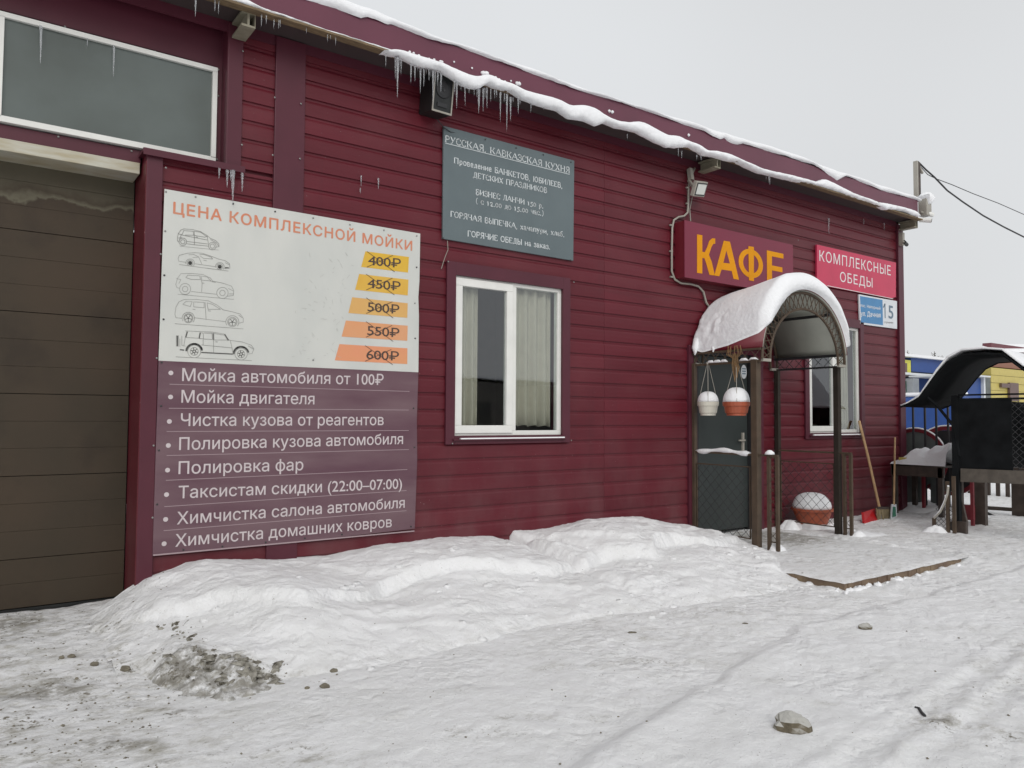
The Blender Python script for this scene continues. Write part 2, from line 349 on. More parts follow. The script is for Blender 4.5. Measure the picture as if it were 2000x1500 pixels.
def text(body, o, ax, az, w, cap, m, parent=None, name='lettering', bold=0.0, sp=1.0, nrm=(0, -1, 0), th=.0012):
    """flat lettering, one part per word: origin o, axis ax fitted to width w, upright axis az with cap height cap"""
    c = bpy.data.curves.new('t', 'FONT'); c.body = body; c.size = 1; c.space_character = sp; c.resolution_u = 3; c.fill_mode = 'NONE'
    ob = bpy.data.objects.new('t', c); COL.objects.link(ob)
    dg = bpy.context.evaluated_depsgraph_get(); me = bpy.data.meshes.new_from_object(ob.evaluated_get(dg))
    co = [tuple(v.co)[:2] for v in me.vertices]; nb = {}
    for e in me.edges: a, b = e.vertices; nb.setdefault(a, []).append(b); nb.setdefault(b, []).append(a)
    seen = set(); loops = []
    for a in range(len(co)):
        if a in seen or a not in nb: continue
        l = [a]; seen.add(a); nx = a+1 if a+1 in nb[a] else nb[a][0]
        while nx not in seen:
            l.append(nx); seen.add(nx); k = [q for q in nb[nx] if q not in seen]
            if not k: break
            nx = nx+1 if nx+1 in k else k[0]
        loops.append([co[i] for i in l])
    bpy.data.objects.remove(ob); bpy.data.meshes.remove(me); bpy.data.curves.remove(c)
    x0 = min(p[0] for l in loops for p in l); x1 = max(p[0] for l in loops for p in l); k = w/(x1-x0); kz = cap/CAPH
    ax = Vector(ax).normalized(); az = Vector(az).normalized(); o = Vector(o); nn = Vector(nrm)*th
    loops.sort(key=lambda l: min(p[0] for p in l)); words = [[loops[0]]]; xe = max(p[0] for p in loops[0])
    for l in loops[1:]:
        a = min(p[0] for p in l)
        if a-xe > .19*sp: words.append([])
        words[-1].append(l); xe = max(xe, max(p[0] for p in l))
    for wd in words:
        V = []; F = []
        if bold: wd = wd+[[(u+du, v+dv) for u, v in l] for l in wd for du, dv in ((bold, 0), (-bold, 0), (0, bold), (0, -bold))]
        for q in fill_loops(wd):
            F.append(tuple(range(len(V), len(V)+4))); V += [o+ax*((u-x0)*k)+az*(v*kz)+nn for u, v in q]
        link_mesh(name if len(words) == 1 else 'word', V, F, m, parent)
CAPH = .73
def text_px(body, a, b, cap, Y, m, parent, **kw):
    A = P(*a, Y); B = P(*b, Y); return text(body, A, B-A, (0, 0, 1), (B-A).length, cap, m, parent, **kw)
# serif lettering drawn from strokes with slab feet
GL = {
 'А': (.8, ['0,0 .4,1|1', '.4,1 .8,0', '.14,.36 .66,.36|1'], [(0, 0), (.8, 0)]),
 'Б': (.62, ['.1,0 .1,1', '.1,1 .55,1 .55,.86|1', '.1,.56 .42,.56 .58,.44 .58,.14 .42,0 .1,0'], []),
 'В': (.66, ['.1,0 .1,1', '.1,1 .42,1 .55,.88 .55,.64 .42,.54 .1,.54', '.42,.54 .6,.42 .6,.12 .44,0 .1,0'], []),
 'Г': (.56, ['.1,0 .1,1', '.1,1 .52,1 .52,.84|1'], [(.1, 0)]),
 'Д': (.74, ['.2,.06 .26,.5 .3,1 .58,1|1', '.58,1 .58,.06', '.04,-.16 .04,.04 .7,.04 .7,-.16|1'], []),
 'Е': (.6, ['.1,0 .1,1', '.1,1 .55,1 .55,.86|1', '.1,.53 .42,.53|1', '.1,0 .57,0 .57,.16|1'], []),
 'З': (.56, ['.06,.84 .2,1 .38,1 .5,.86 .5,.64 .36,.54 .22,.54', '.36,.54 .54,.42 .54,.14 .38,0 .16,0 .03,.16'], []),
 'И': (.78, ['.1,0 .1,1', '.68,0 .68,1', '.1,.06 .68,.94|1'], [(.1, 0), (.1, 1), (.68, 0), (.68, 1)]),
 'К': (.74, ['.1,0 .1,1', '.1,.48 .36,.52 .62,.98|1', '.34,.52 .68,.02'], [(.1, 0), (.1, 1), (.68, 0), (.62, 1)]),
 'Л': (.7, ['.02,.02 .14,.06 .22,.5 .26,1 .6,1|1', '.6,1 .6,0'], [(.6, 0)]),
 'Н': (.78, ['.1,0 .1,1', '.68,0 .68,1', '.1,.52 .68,.52|1'], [(.1, 0), (.1, 1), (.68, 0), (.68, 1)]),
 'О': (.74, ['.37,1 .16,.9 .06,.68 .06,.32 .16,.1 .37,0 .58,.1 .68,.32 .68,.68 .58,.9 .37,1'], []),
 'П': (.78, ['.1,0 .1,1', '.68,0 .68,1', '.1,1 .68,1|1'], [(.1, 0), (.68, 0)]),
 'Р': (.62, ['.1,0 .1,1', '.1,1 .42,1 .57,.86 .57,.62 .42,.48 .1,.48'], [(.1, 0)]),
 'С': (.66, ['.6,.72 .6,.96 .5,.94 .38,1 .17,.9 .06,.68 .06,.32 .17,.1 .38,0 .6,.14'], []),
 'Т': (.68, ['.34,0 .34,1', '.04,.84 .04,1 .64,1 .64,.84|1'], [(.34, 0)]),
 'У': (.7, ['.08,1 .36,.36', '.64,1 .36,.3 .24,.04 .08,.02|1'], [(.08, 1), (.64, 1)]),
 'Х': (.74, ['.08,1 .66,0', '.64,1 .08,0|1'], [(.08, 0), (.08, 1), (.66, 0), (.64, 1)]),
 'Ч': (.7, ['.6,0 .6,1', '.1,1 .1,.58 .22,.44 .6,.5|1'], [(.6, 0), (.6, 1), (.1, 1)]),
 'Ы': (.86, ['.1,0 .1,1', '.1,.56 .36,.56 .5,.44 .5,.14 .36,0 .1,0', '.76,0 .76,1'], [(.76, 0), (.76, 1), (.1, 1)]),
 'Ю': (.98, ['.1,0 .1,1', '.1,.52 .36,.52|1', '.62,1 .44,.88 .36,.66 .36,.34 .44,.12 .62,0 .8,.12 .88,.34 .88,.66 .8,.88 .62,1'], [(.1, 0), (.1, 1)]),
 'Я': (.7, ['.6,0 .6,1', '.6,1 .26,1 .12,.88 .12,.64 .26,.5 .6,.5', '.4,.5 .08,.02|1'], [(.6, 0), (.08, 0)]),
 '1': (.5, ['.25,0 .25,.7 .1,.62'], [(.25, 0)]), '2': (.52, ['.06,.54 .2,.7 .4,.66 .44,.48 .3,.26 .06,.02 .46,.02'], []),
 '5': (.5, ['.42,.7 .14,.7 .12,.4 .32,.42 .44,.26 .38,-.02 .2,-.14 .06,-.1'], []), '0': (.54, ['.27,.7 .1,.6 .06,.35 .1,.1 .27,0 .44,.1 .48,.35 .44,.6 .27,.7'], []),
 ',': (.26, ['.13,.04 .13,-.02 .06,-.16'], []), '.': (.26, ['.1,.03 .16,.03'], []), ' ': (.36, [], []),
 '(': (.36, ['.28,1.02 .1,.72 .1,.16 .28,-.14|1'], []), ')': (.36, ['.08,1.02 .26,.72 .26,.16 .08,-.14|1'], []),
 'а': (.52, ['.08,.56 .2,.7 .36,.66 .4,.5 .4,.06 .46,0', '.4,.42 .14,.34 .06,.16 .16,0 .4,.14'], []),
 'б': (.54, ['.46,1.02 .2,.86 .08,.6 .06,.3 .14,.06 .28,0 .44,.1 .48,.34 .4,.54 .26,.6 .08,.46'], []),
 'е': (.5, ['.06,.38 .44,.38 .42,.6 .27,.7 .1,.6 .06,.34 .12,.08 .28,0 .44,.1'], []),
 'р': (.58, ['.14,-.28 .14,.7', '.14,.6 .32,.7 .48,.56 .5,.34 .44,.1 .3,0 .14,.1'], [(.14, -.28), (.14, .7)]),
 'у': (.56, ['.08,.7 .28,.1', '.5,.7 .26,.02 .16,-.26 .04,-.26|1'], [(.08, .7), (.5, .7)]),
}
def serif(body, a, b, cap, Y, m, parent, sw=.13):
    A = P(*a, Y); B = P(*b, Y); ax = (B-A).normalized(); W = (B-A).length
    x = 0; items = []
    for ch in body:
        if ch in GL: g = GL[ch]; k = 1
        elif ch.upper() in GL: g = GL[ch.upper()]; k = .7
        else: g = GL['О']; k = .7
        items.append((x, k, g)); x += g[0]*k*(1 if k == 1 else 1.08)+.10
    s = W/(x-.1); mb = MB(); mbs = [mb]
    def q(u, v): return A+ax*(u*s)+Vector((0, 0, v*cap))+Vector((0, -.0012, 0))
    for x0, k, (w, strokes, feet) in items:
        if not strokes: mb = MB(); mbs.append(mb); continue
        for st in strokes:
            thin = st.endswith('|1'); st = st[:-2] if thin else st
            pts = [tuple(map(float, p.split(','))) for p in st.split()]
            mb.strip([q(x0+u*k*(1 if k == 1 else 1.08), v*k) for u, v in pts], cap*(sw*.55 if thin else sw))
        for u, v in feet:
            uu = x0+u*k*(1 if k == 1 else 1.08); mb.strip([q(uu-.11*k, v*k), q(uu+.11*k, v*k)], cap*.06)
    for mb in mbs:
        if mb.v: mb.build('word', m, parent)
# ================================================================== GROUND
def graded(a, b, step, far):
    mid = list(np.arange(a, b+1e-6, step)); r = []; d = step; x = b
    while x < far: d *= 1.22; x += d; r.append(x)
    l = []; d = step; x = a
    while x > -far: d *= 1.22; x -= d; l.append(x)
    return np.array(l[::-1]+mid+r)
def ground_z(x, y):
    z = -.08 + .09*ss(-1.6, .1, y)*ss(2.2, .8, x) + .075*ss(7.3, 9.0, x+.35*(y+2)) 
    z = z + .05*ss(-2.9, -4.6, y)*ss(5, 1, x)*0
    d = np.hypot(x-3, y+3); far = ss(25, 60, d)
    z = z + .022*fbm(x*.9, y*.9, 3, 3)*(1-far) + .011*fbm(x*3.3, y*3.3, 5, 9, .55)*(1-far) + .006*fbm(x*16, y*16, 2, 5)*(1-far)
    z = z + .014*np.maximum(0, .12-np.abs(fbm(x*1.7+3, y*2.6, 4, 15)))*8*(1-far)*.5
    z = z + .6*far*fbm(x*.02, y*.02, 3, 8)
    ex = np.maximum(np.maximum(5.98-x, x-8.1), 0); ey = np.maximum(-2.3-y, 0); de = np.hypot(ex, ey); z = z+(.004+.05*np.maximum(fbm(x*4.5, y*4.5, 3, 88), 0))*np.exp(-(de/.28)**2)*((ex > 0) | (ey > 0))*(1-far)*(y < -.5)
    # slightly raised unploughed snow to the lower right, bounded by a soft diagonal lip
    lip = (-3.435+.27*(x-1.97)) ; lip = np.minimum(lip, -2.72)
    up = ss(0, .10, lip-y+.05*fbm(x*3, y*3, 2, 4)); z = z+(.030*up+.02*np.exp(-((lip-y-.12)/.12)**2)*ss(3.6, 2.6, x))*(1-far)*ss(1.2, 2.2, x)
    # tyre ruts toward the far right
    for off in (0.0, .22):
        c = -4.10+.12*(x-2.9)-off*.9
        rut = np.exp(-((y-c)/.05)**2); nn = .6+.8*vnoise(x*7, y*7, 6); z = z-.007*rut*(1-far)*nn+.007*np.exp(-((y-c-.09)/.035)**2)*(1-far)*nn
    return z
def ground_mesh():
    xs = graded(-.6, 11.8, .022, 900); ys = graded(-5.6, .5, .022, 900)
    X, Y = np.meshgrid(xs, ys, indexing='ij'); Z = ground_z(X, Y)
    inside = (Y > .34) & (X > -4) & (X < 11.4) & (Y < 8)
    Z = np.where(inside, -.25, Z)
    nx, ny = X.shape; idx = np.arange(nx*ny).reshape(nx, ny)
    F = np.stack([idx[:-1, :-1], idx[1:, :-1], idx[1:, 1:], idx[:-1, 1:]], -1).reshape(-1, 4)
    me = bpy.data.meshes.new('ground'); V = np.stack([X, Y, Z], -1).reshape(-1, 3)
    me.vertices.add(len(V)); me.vertices.foreach_set('co', V.astype(np.float32).ravel())
    me.loops.add(F.size); me.loops.foreach_set('vertex_index', F.astype(np.int32).ravel())
    me.polygons.add(len(F)); me.polygons.foreach_set('loop_start', np.arange(0, F.size, 4, dtype=np.int32)); me.update(calc_edges=True)
    me.shade_smooth()
    D = .24+.25*fbm(X*.5, Y*.5, 3, 21)
    D += .95*ss(1.5, -.1, X+.35*fbm(X*1.3, Y*1.3, 3, 2)) * ss(-5.5, -3.0, Y)
    D += .55*ss(.0, 1., 1-np.hypot((X-1.3)/.9, (Y+1.4)/.7))
    lip = np.minimum(-3.435+.27*(X-1.97), -2.72)
    D -= .22*ss(0, .3, lip-Y)*ss(1.3, 2.4, X)
    D += .55*ss(.35, 0, np.abs(Y-(-4.2+.12*(X-2.9))))*ss(2.8, 3.6, X)
    D += .3*ss(7.0, 9.5, X)*ss(-3, -1.5, Y)
    for px, py, w, l, k in ((1240, 1245, .05, .16, .9), (1285, 1290, .06, .2, .8), (1150, 1400, .05, .2, .5), (980, 1400, .05, .2, .8), (920, 1430, .05, .2, .6), (1600, 1380, .04, .2, .8), (1700, 1315, .05, .25, .6), (1840, 1415, .06, .12, 1.6), (1960, 1440, .12, .15, 1.2), (1500, 1335, .04, .2, .6), (700, 1400, .07, .2, .6), (620, 1470, .09, .2, 1.1), (40, 1235, .12, .15, 1.2), (100, 1350, .14, .25, 1.0), (360, 1385, .06, .2, 1.1), (250, 1450, .1, .25, 1.0), (1400, 1200, .07, .4, .5), (1650, 1165, .05, .2, .7), (1850, 1230, .08, .35, .5), (820, 1350, .05, .25, .5), (1100, 1300, .06, .3, .5)):
        q = PZ(px, py, -.07); dx, dy = X-q.x, Y-q.y; u = dx*.81-dy*.59; v = dx*.59+dy*.81; D += k*np.exp(-(u/l)**2-(v/w)**2)
    a = me.attributes.new('dirt_and_shade', 'FLOAT', 'POINT'); a.data.foreach_set('value', np.clip(D, 0.02, 1.9).astype(np.float32).ravel())
    me.materials.append(GROUNDM); o = bpy.data.objects.new('ground', me); COL.objects.link(o)
    return kind(o, 'structure')
ground_mesh()
# snow bank shovelled against the wall
BX = [.50, .87, .94, 1.15, 1.5, 1.84, 2.34, 2.93, 3.6, 4.3, 4.8, 5.4, 5.9, 6.2, 6.40, 6.80, 7.1]
BY = [-1.2, -1.3, -1.5, -1.73, -1.72, -1.9, -1.88, -1.83, -1.83, -1.89, -1.98, -2.05, -2.02, -1.80, -1.62, -1.27, -.9]
HX = [.70, .92, 1.1, 1.25, 1.38, 1.51, 1.8, 2.1, 2.5, 2.75, 3.0, 3.43, 4.0, 4.13, 4.19, 4.27, 4.5, 4.9, 5.3, 5.6, 6.0, 6.3, 6.72, 7.05]
HZ = [-.12, .0, .12, .17, .225, .255, .245, .235, .235, .27, .28, .288, .262, .23, .17, .295, .275, .29, .31, .30, .25, .20, .115, -.02]
def bank_mesh():
    xs = np.arange(.5, 7.25, .016); ys = np.arange(-2.3, .03, .016)
    X, Y = np.meshgrid(xs, ys, indexing='ij')
    yb = np.interp(X, BX, BY)+.10*fbm(X*2.2, Y*2+3, 4, 31); T = Y/yb
    H = np.interp(X+.10*T*fbm(X*1.5, T*3, 2, 3), HX, HZ)+.07
    t = np.clip(T, 0, 1.4)
    tt = np.clip(t, 0, 1); p = (1-tt**2.2)**1.25
    step = ss(.0, .035, t-.50-.20*fbm(X*1.1, X*0, 3, 14)); p = p*(1-.30*step*(1-tt)*2)
    Zg = ground_z(X, Y)
    n1 = fbm(X*1.4, Y*1.4+9, 3, 41); n2 = fbm(X*4.2, Y*5.5, 4, 45, .55); rid = 1-np.abs(fbm(X*2.1, Y*3.0, 3, 48))*2
    edge = ss(0, .12, t)*ss(1.0, .80, t)
    Z = Zg+H*p-.035*ss(.93, 1.08, t)+edge*(.050*n1+.013*n2+.010*np.maximum(rid-.6, 0)*2)+.004*fbm(X*15, Y*15, 3, 91)*ss(.02, .1, t)
    hh = Z-Zg; tq = hh/.075+.9*fbm(X*1.3, Y*1.3, 3, 52); fr = tq-np.floor(tq); Z = Z+.030*(ss(.25, .60, fr)-fr)*ss(.12, .3, t)*ss(1., .8, t)*np.clip(.5+1.6*fbm(X*.8+4, Y*.8, 2, 57), 0, 1)
    hc = PZ(425, 1290, .05); h2 = PZ(362, 1248, .12); dz = np.minimum(np.hypot((X-hc.x)/.40, (Y-hc.y)/.42), np.hypot((X-h2.x)/.22, (Y-h2.y)/.30)); Z += ss(1.15, .35, dz)*(.030+.075*np.abs(fbm(X*7, Y*7, 5, 66, .6))+.012*fbm(X*24, Y*24, 2, 67))
    # lobe at the left front, hollow beside it, gully at the notch
    Z += .10*np.exp(-(((X-1.75)/.38)**2+((Y+1.0)/.42)**2))
    Z -= .05*np.exp(-(((X-2.5)/.35)**2+((Y+.75)/.3)**2))
    Z -= .07*np.exp(-(((X-4.17-.45*np.abs(Y))/.07)**2))*ss(-1.2, -.1, Y)
    Z += .05*np.exp(-(((X-4.75)/.5)**2+((Y+.5)/.35)**2))
    # slabs with a sharp edge
    sl = np.sin((X*1.7+Y*2.6)*2.2+1.5*fbm(X*1.6, Y*1.6, 2, 60)); Z += edge*.012*ss(-.15, .15, sl)
    Z = np.where(t > 1.1, Zg-.05, Z)
    nx, ny = X.shape; idx = np.arange(nx*ny).reshape(nx, ny)
    F = np.stack([idx[:-1, :-1], idx[:-1, 1:], idx[1:, 1:], idx[1:, :-1]], -1).reshape(-1, 4)
    keep = (t < 1.12) & (X > .72+.04*vnoise(Y*8, Y*0, 3)); kf = keep[:-1, :-1] & keep[1:, 1:] & keep[1:, :-1] & keep[:-1, 1:]; F = F[kf.ravel()]
    me = bpy.data.meshes.new('snow_bank'); me.from_pydata(np.stack([X, Y, Z], -1).reshape(-1, 3).tolist(), [], F.tolist()); me.update(); me.shade_smooth()
    D = .05+.0*X + 1.0*ss(1.25, .8, X+.3*fbm(X*3, Y*3, 3, 8))*ss(.4, -.6, Y) + .4*ss(.85, 1.05, T) + 2.0*ss(1.1, .6, dz+.55*fbm(X*5, Y*5, 4, 19))
    a = me.attributes.new('dirt_and_shade', 'FLOAT', 'POINT'); a.data.foreach_set('value', np.clip(D, 0, 2).astype(np.float32).ravel())
    me.materials.append(GROUNDM); o = bpy.data.objects.new('snow_bank', me); COL.objects.link(o)
    return kind(o, 'stuff', 'long white bank of shovelled snow heaped against the foot of the red wall'), X, Y, Z
_, BKX, BKY, BKZ = bank_mesh()
GZL = ground_z(*np.meshgrid(np.arange(-1.5, 13.5, .02), np.arange(-6.5, 1.0, .02), indexing='ij'))
def hit(px, py):
    z = -.04
    for _ in range(8): q = PZ(px, py, z); z = .5*z+.5*surf(q.x, q.y)
    return PZ(px, py, z)
def surf(x, y):
    z = float(GZL[min(max(int((x+1.5)/.02), 0), GZL.shape[0]-1), min(max(int((y+6.5)/.02), 0), GZL.shape[1]-1)])
    if .7 < x < 7.1 and np.interp(x, BX, BY) < y < 0:
        i = int((x-.5)/.016); j = min(145, int((y+2.3)/.016)); z = max(z, float(BKZ[i, j]))
    return z
# ================================================================== BUILDING
B = thing('cafe_building', 'long single-storey dark red clad building with car wash gate and cafe entrance', 'building', (4, 1, 0))
PITCHZ = .1455; Z0 = .09
def plank_profile(z0, clip):
    pts = [(0, .016), (0, .0), (.05, -.0015), (.1, .0), (.112, .004), (.124, .013), (PITCHZ, .013)]
    pts = [(z0+z, y) for z, y in pts]; lo, hi = clip; r = []
    for (za, ya), (zb, yb) in zip(pts[:-1], pts[1:]):
        if zb < lo or za > hi: continue
        f = lambda z: ya+(yb-ya)*((z-za)/(zb-za)) if zb > za else yb
        a = (max(za, lo), f(max(za, lo)) if zb > za else ya); b = (min(zb, hi), f(min(zb, hi)) if zb > za else yb)
        if not r or r[-1] != a: r.append(a)
        r.append(b)
    return r
def cladding(x0, x1, zlo, zhi, holes, parent=B, yoff=0):
    k = -1
    while True:
        za = Z0+k*PITCHZ; k += 1
        if za > zhi: break
        if za+PITCHZ < zlo: continue
        cuts = sorted({max(zlo, za), min(zhi, za+PITCHZ)} | {h for o in holes for h in o[2:] if za < h < za+PITCHZ})
        for lo, hi in zip(cuts[:-1], cuts[1:]):
            if hi-lo < .004: continue
            segs = [(x0, x1)]
            for (a, b, c, d) in holes:
                if lo+1e-5 < d and hi-1e-5 > c:
                    segs = [s for (p, q) in segs for s in ((p, min(q, a)), (max(p, b), q)) if s[1]-s[0] > .01]
            pr = plank_profile(za, (lo, hi))
            if len(pr) < 2: continue
            for (p, q) in segs:
                mb = MB(); loop = [(y+yoff, z) for z, y in pr]+[(.03+yoff, pr[-1][0]), (.03+yoff, pr[0][0])]
                mb.prism([(p, y, z) for y, z in loop], (q-p, 0, 0)); mb.build('plank', RED, parent)
WIN1 = (3.605, 4.864, 1.16, 2.605); WIN2 = (9.045, 10.30, 1.145, 2.61); DR = (6.84, 8.03, -.1, 2.1)
cladding(2.19, 5.43, -.06, 4.215, [(3.585, 4.885, 1.13, 2.63), ])
cladding(5.433, 11.36, -.06, 4.215, [(9.025, 10.32, 1.12, 2.63), DR])
cladding(1.154, 1.95, -.02, 3.17, [])
cladding(1.70, 1.95, 3.20, 4.215, [])
# structural wall behind the planks, side and back walls, roof deck
mb = MB()
for (a, b, c, d) in ((1.05, 1.6, -.1, 3.17), (1.6, 3.58, -.1, 4.3), (3.58, 4.89, -.1, 1.12), (3.58, 4.89, 2.64, 4.3), (4.89, 6.84, -.1, 4.3), (6.84, 8.03, 2.1, 4.3), (8.03, 9.02, -.1, 4.3), (9.02, 10.33, -.1, 1.11), (9.02, 10.33, 2.64, 4.3), (10.33, 11.48, -.1, 4.3)):
    mb.box(a, b, .032, .2, c, d)
mb.box(11.3, 11.495, .2, 8, -.1, 4.3).box(-4, 11.3, 7.8, 8, -.1, 4.3).box(-4, -3.8, .2, 7.8, -.1, 4.3)
mb.build('wall', RED, B)
MB().box(2.4, 11.3, 2.2, 2.3, 0, 4.28).box(2.4, 11.3, .22, 2.2, -.05, -.01).box(2.4, 11.3, .22, 2.2, 2.95, 3.0).box(5.6, 5.7, .2, 2.2, 0, 2.95).box(8.3, 8.4, .2, 2.2, 0, 2.95).build('interior_wall', ROOMM, B)
MB().box(-4.0, 11.48, -.245, 8.1, 4.40, 4.50).build('roof', DARKM, B)
MB().box(-4, 11.47, -.24, .02, 4.298, 4.31).build('soffit', mat('grey_brown_soffit', (.05, .035, .035), .7), B)
MB().prism([(-4, -.262, 4.285), (11.48, -.262, 4.285), (11.48, -.262, 4.59), (7.0, -.262, 4.555), (3, -.262, 4.545), (-4, -.262, 4.53)], (0, .015, 0)).build('fascia', FASC, B)
MB().box(11.481, 11.496, -.262, 8, 4.285, 4.585).build('fascia', FASC, B)
MB().box(-4, 11.47, -.345, -.264, 4.268, 4.284).build('eave_board', WOOD, B)
MB().box(-4, 11.36, -.006, .012, 4.216, 4.297).build('top_trim', TRIM, B)
for x, w in ((1.645, .11), (2.07, .24)):
    lo = 3.202 if x < 2 else -.05
    MB().box(x-w/2, x+w/2, -.022, .03, lo, 4.29).build('wall_strip', TRIM, B, bevel=.004)
MB().box(1.585, 1.59, -.02, .13, 3.202, 4.29).build('reveal_panel', TRIM, B)
MB().box(1.35, 1.585, .128, .14, 3.2, 4.29).build('reveal_panel', TRIM, B)
MB().box(11.355, 11.505, -.035, .03, -.02, 4.255).build('corner_trim', TRIM, B, bevel=.005)
MB().box(11.497, 11.507, .03, .4, -.02, 4.255).build('corner_trim', TRIM, B)
MB().box(1.05, 1.155, -.03, .031, -.02, 3.17).build('pier', TRIM, B, bevel=.004)
MB().box(1.045, 1.05, -.028, .36, -.02, 3.12).build('pier_return', RED, B)
MB().box(1.02, 1.72, -.06, .12, 3.172, 3.198).build('ledge_flashing', TRIM, B)
MB().box(1.02, 1.72, -.062, -.055, 3.150, 3.1715).build('ledge_flashing', TRIM, B)
# wall around the transom windows, recessed
mb = MB(); mb.box(-4, 1.59, .125, .2, 3.985, 4.3).box(-4, 1.035, .125, .2, 3.13, 3.225).box(1.54, 1.59, .125, .2, 3.198, 3.985)
mb.build('recessed_panel', TRIM, B)
MB().box(-4, 1.028, .10, .36, 3.048, 3.129).build('gate_lintel', CREAM, B, bevel=.004)
# transom windows
for (a, b) in ((.155, 1.545), (-1.30, .150)):
    f = MB(); t = .034
    f.box(a, b, .09, .15, 3.235, 3.235+t*1.15).box(a, b, .09, .15, 3.962-t, 3.962).box(a, a+t*1.2, .09, .15, 3.27, 3.93).box(b-t, b, .09, .15, 3.27, 3.93)
    fo = f.build('window', WHITE, B); MB().box(a+.03, b-.03, .115, .125, 3.26, 3.94).build('pane', FROST, fo)
# garage door: sectional panels
GD = MB().box(-3.2, 1.046, .385, .40, -.02, 3.1).build('gate', BLACK, B)
edges = [.02, .35, .91, 1.47, 2.03, 2.59, 3.10]
for i, (a, b) in enumerate(zip(edges[:-1], edges[1:])):
    mb = MB(); n = 3 if i else 2
    hs = [a+.0018+(b-a-.0036)*j/n for j in range(n+1)]
    for j in range(n):   # each section pressed into shallow bands
        mb.box(-3.2, 1.038, .352+(.0018 if j % 2 else 0), .384, hs[j]+.0004, hs[j+1]-.0004)
    mb.build('door_panel', GARAGE, GD, bevel=.0015)
MB().box(-3.2, 1.038, .34, .38, -.03, .018).build('bottom_seal', BLACK, GD)
# white sashed windows
def pvc_window(r, mull, left_sash, sillsnow=False):
    x0, x1, z0, z1 = r
    f = MB(); t = .045
    f.box(x0, x1, .012, .075, z0, z0+t).box(x0, x1, .012, .075, z1-t*.8, z1).box(x0, x0+t*.7, .012, .075, z0+t, z1-t*.8).box(x1-t, x1, .012, .075, z0+t, z1-t*.8).box(mull-.03, mull+.045, .012, .075, z0+t, z1-t*.8)
    fo = f.build('window', WHITE, B, bevel=.004)
    s = MB(); a, b, c, d = x0+.018, mull-.004, z0+.022, z1-.018; w = .072
    s.box(a, b, -.006, .05, c, c+w).box(a, b, -.006, .05, d-w, d).box(a, a+w, -.006, .05, c+w, d-w).box(b-w, b, -.006, .05, c+w, d-w)
    s.build('sash', WHITE, fo, bevel=.005)
    MB().box(a+w-.01, b-w+.01, .022, .028, c+w-.01, d-w+.01).build('pane', GLASS, fo)
    MB().box(mull+.04, x1-t+.01, .030, .036, z0+t-.01, z1-t*.8+.01).build('pane', GLASS, fo)
    g = MB()
    for (p, q) in ((a+w, b-w), (mull+.045, x1-t)):
        for (u, v, e, h) in ((p, q, z0+.09, z0+.10), (p, q, z1-.09, z1-.08)):
            pass
    tr = MB(); o = .088
    tr.box(x0-o, x0+.006, -.026, .0, z0-.075, z1+.115).box(x1-.006, x1+o, -.026, .0, z0-.075, z1+.115).box(x0+.006, x1-.006, -.026, .0, z1-.002, z1+.115).box(x0+.006, x1-.006, -.026, .0, z0-.075, z0-.004)
    tr.build('window_surround', TRIM, B, bevel=.003)
    rv = MB(); rv.box(x0-.004, x1+.004, -.001, .07, z1, z1+.006).box(x0-.006, x0-.001, -.001, .07, z0, z1).box(x1+.001, x1+.006, -.001, .07, z0, z1).box(x0-.004, x1+.004, -.001, .07, z0-.006, z0)
    rv.build('window_reveal', TRIM, B)
    MB().box(x0-.02, x1+.02, -.055, -.027, z0-.040, z0-.030).build('window_sill', TRIM, B)
    return fo
pvc_window(WIN1, 4.265, True); pvc_window(WIN2, 9.70, True)
def roll(samples, yf, yb, name, m, parent=None, n=14, rough=.007, seed=0):
    """rounded ridge of snow: samples (x, ztop, zbottom)"""
    xs = np.array([s[0] for s in samples]); zt = np.array([s[1] for s in samples]); zb = np.array([s[2] for s in samples])
    X = np.arange(xs[0], xs[-1], .02); T = np.interp(X, xs, zt)+rough*fbm(X*9, X*0, 3, seed); Bt = np.interp(X, xs, zb)+rough*fbm(X*14, X*0+5, 3, seed+3)
    k = np.ones(7)/7.; T = np.convolve(np.pad(T, 3, 'edge'), k, 'valid')
    v = []; f = []
    for i, x in enumerate(X):
        h = max(T[i]-Bt[i], .004); w = min(1, h/.05)
        e = min(1, min(i, len(X)-1-i)/3.)
        for j in range(n):
            a = 2*math.pi*j/n; c, s_ = math.cos(a), math.sin(a)
            yy = yb+(yf-yb)*(.5-.5*c) + (yf-yb)*.18*w*(.5-.5*c) ; zz = (T[i]+Bt[i])/2+.5*h*e*math.copysign(abs(s_)**.7, s_)
            q_ = float(vnoise(np.array([x*16.0]), np.array([j*1.3]), seed)[0])-.5; q2 = float(vnoise(np.array([x*45.0]), np.array([j*2.7]), seed+5)[0])-.5; v.append((x, yy+rough*(1.6*q_+.8*q2), zz+rough*(1.4*q_+.9*q2)*(h > .02)))
    N = len(X)
    f = [(i*n+j, (i+1)*n+j, (i+1)*n+(j+1) % n, i*n+(j+1) % n) for i in range(N-1) for j in range(n)]+[tuple(range(n)), tuple((N-1)*n+j for j in range(n))[::-1]]
    return link_mesh(name, v, f, m, parent, smooth=True)
MB().box(3.66, 4.86, -.054, -.03, WIN1[2]-.029, WIN1[2]-.018).build('snow', SNOW, B)['kind'] = 'stuff'
MB().box(9.1, 10.26, -.054, -.03, WIN2[2]-.029, WIN2[2]-.014).build('snow', SNOW, B)['kind'] = 'stuff'
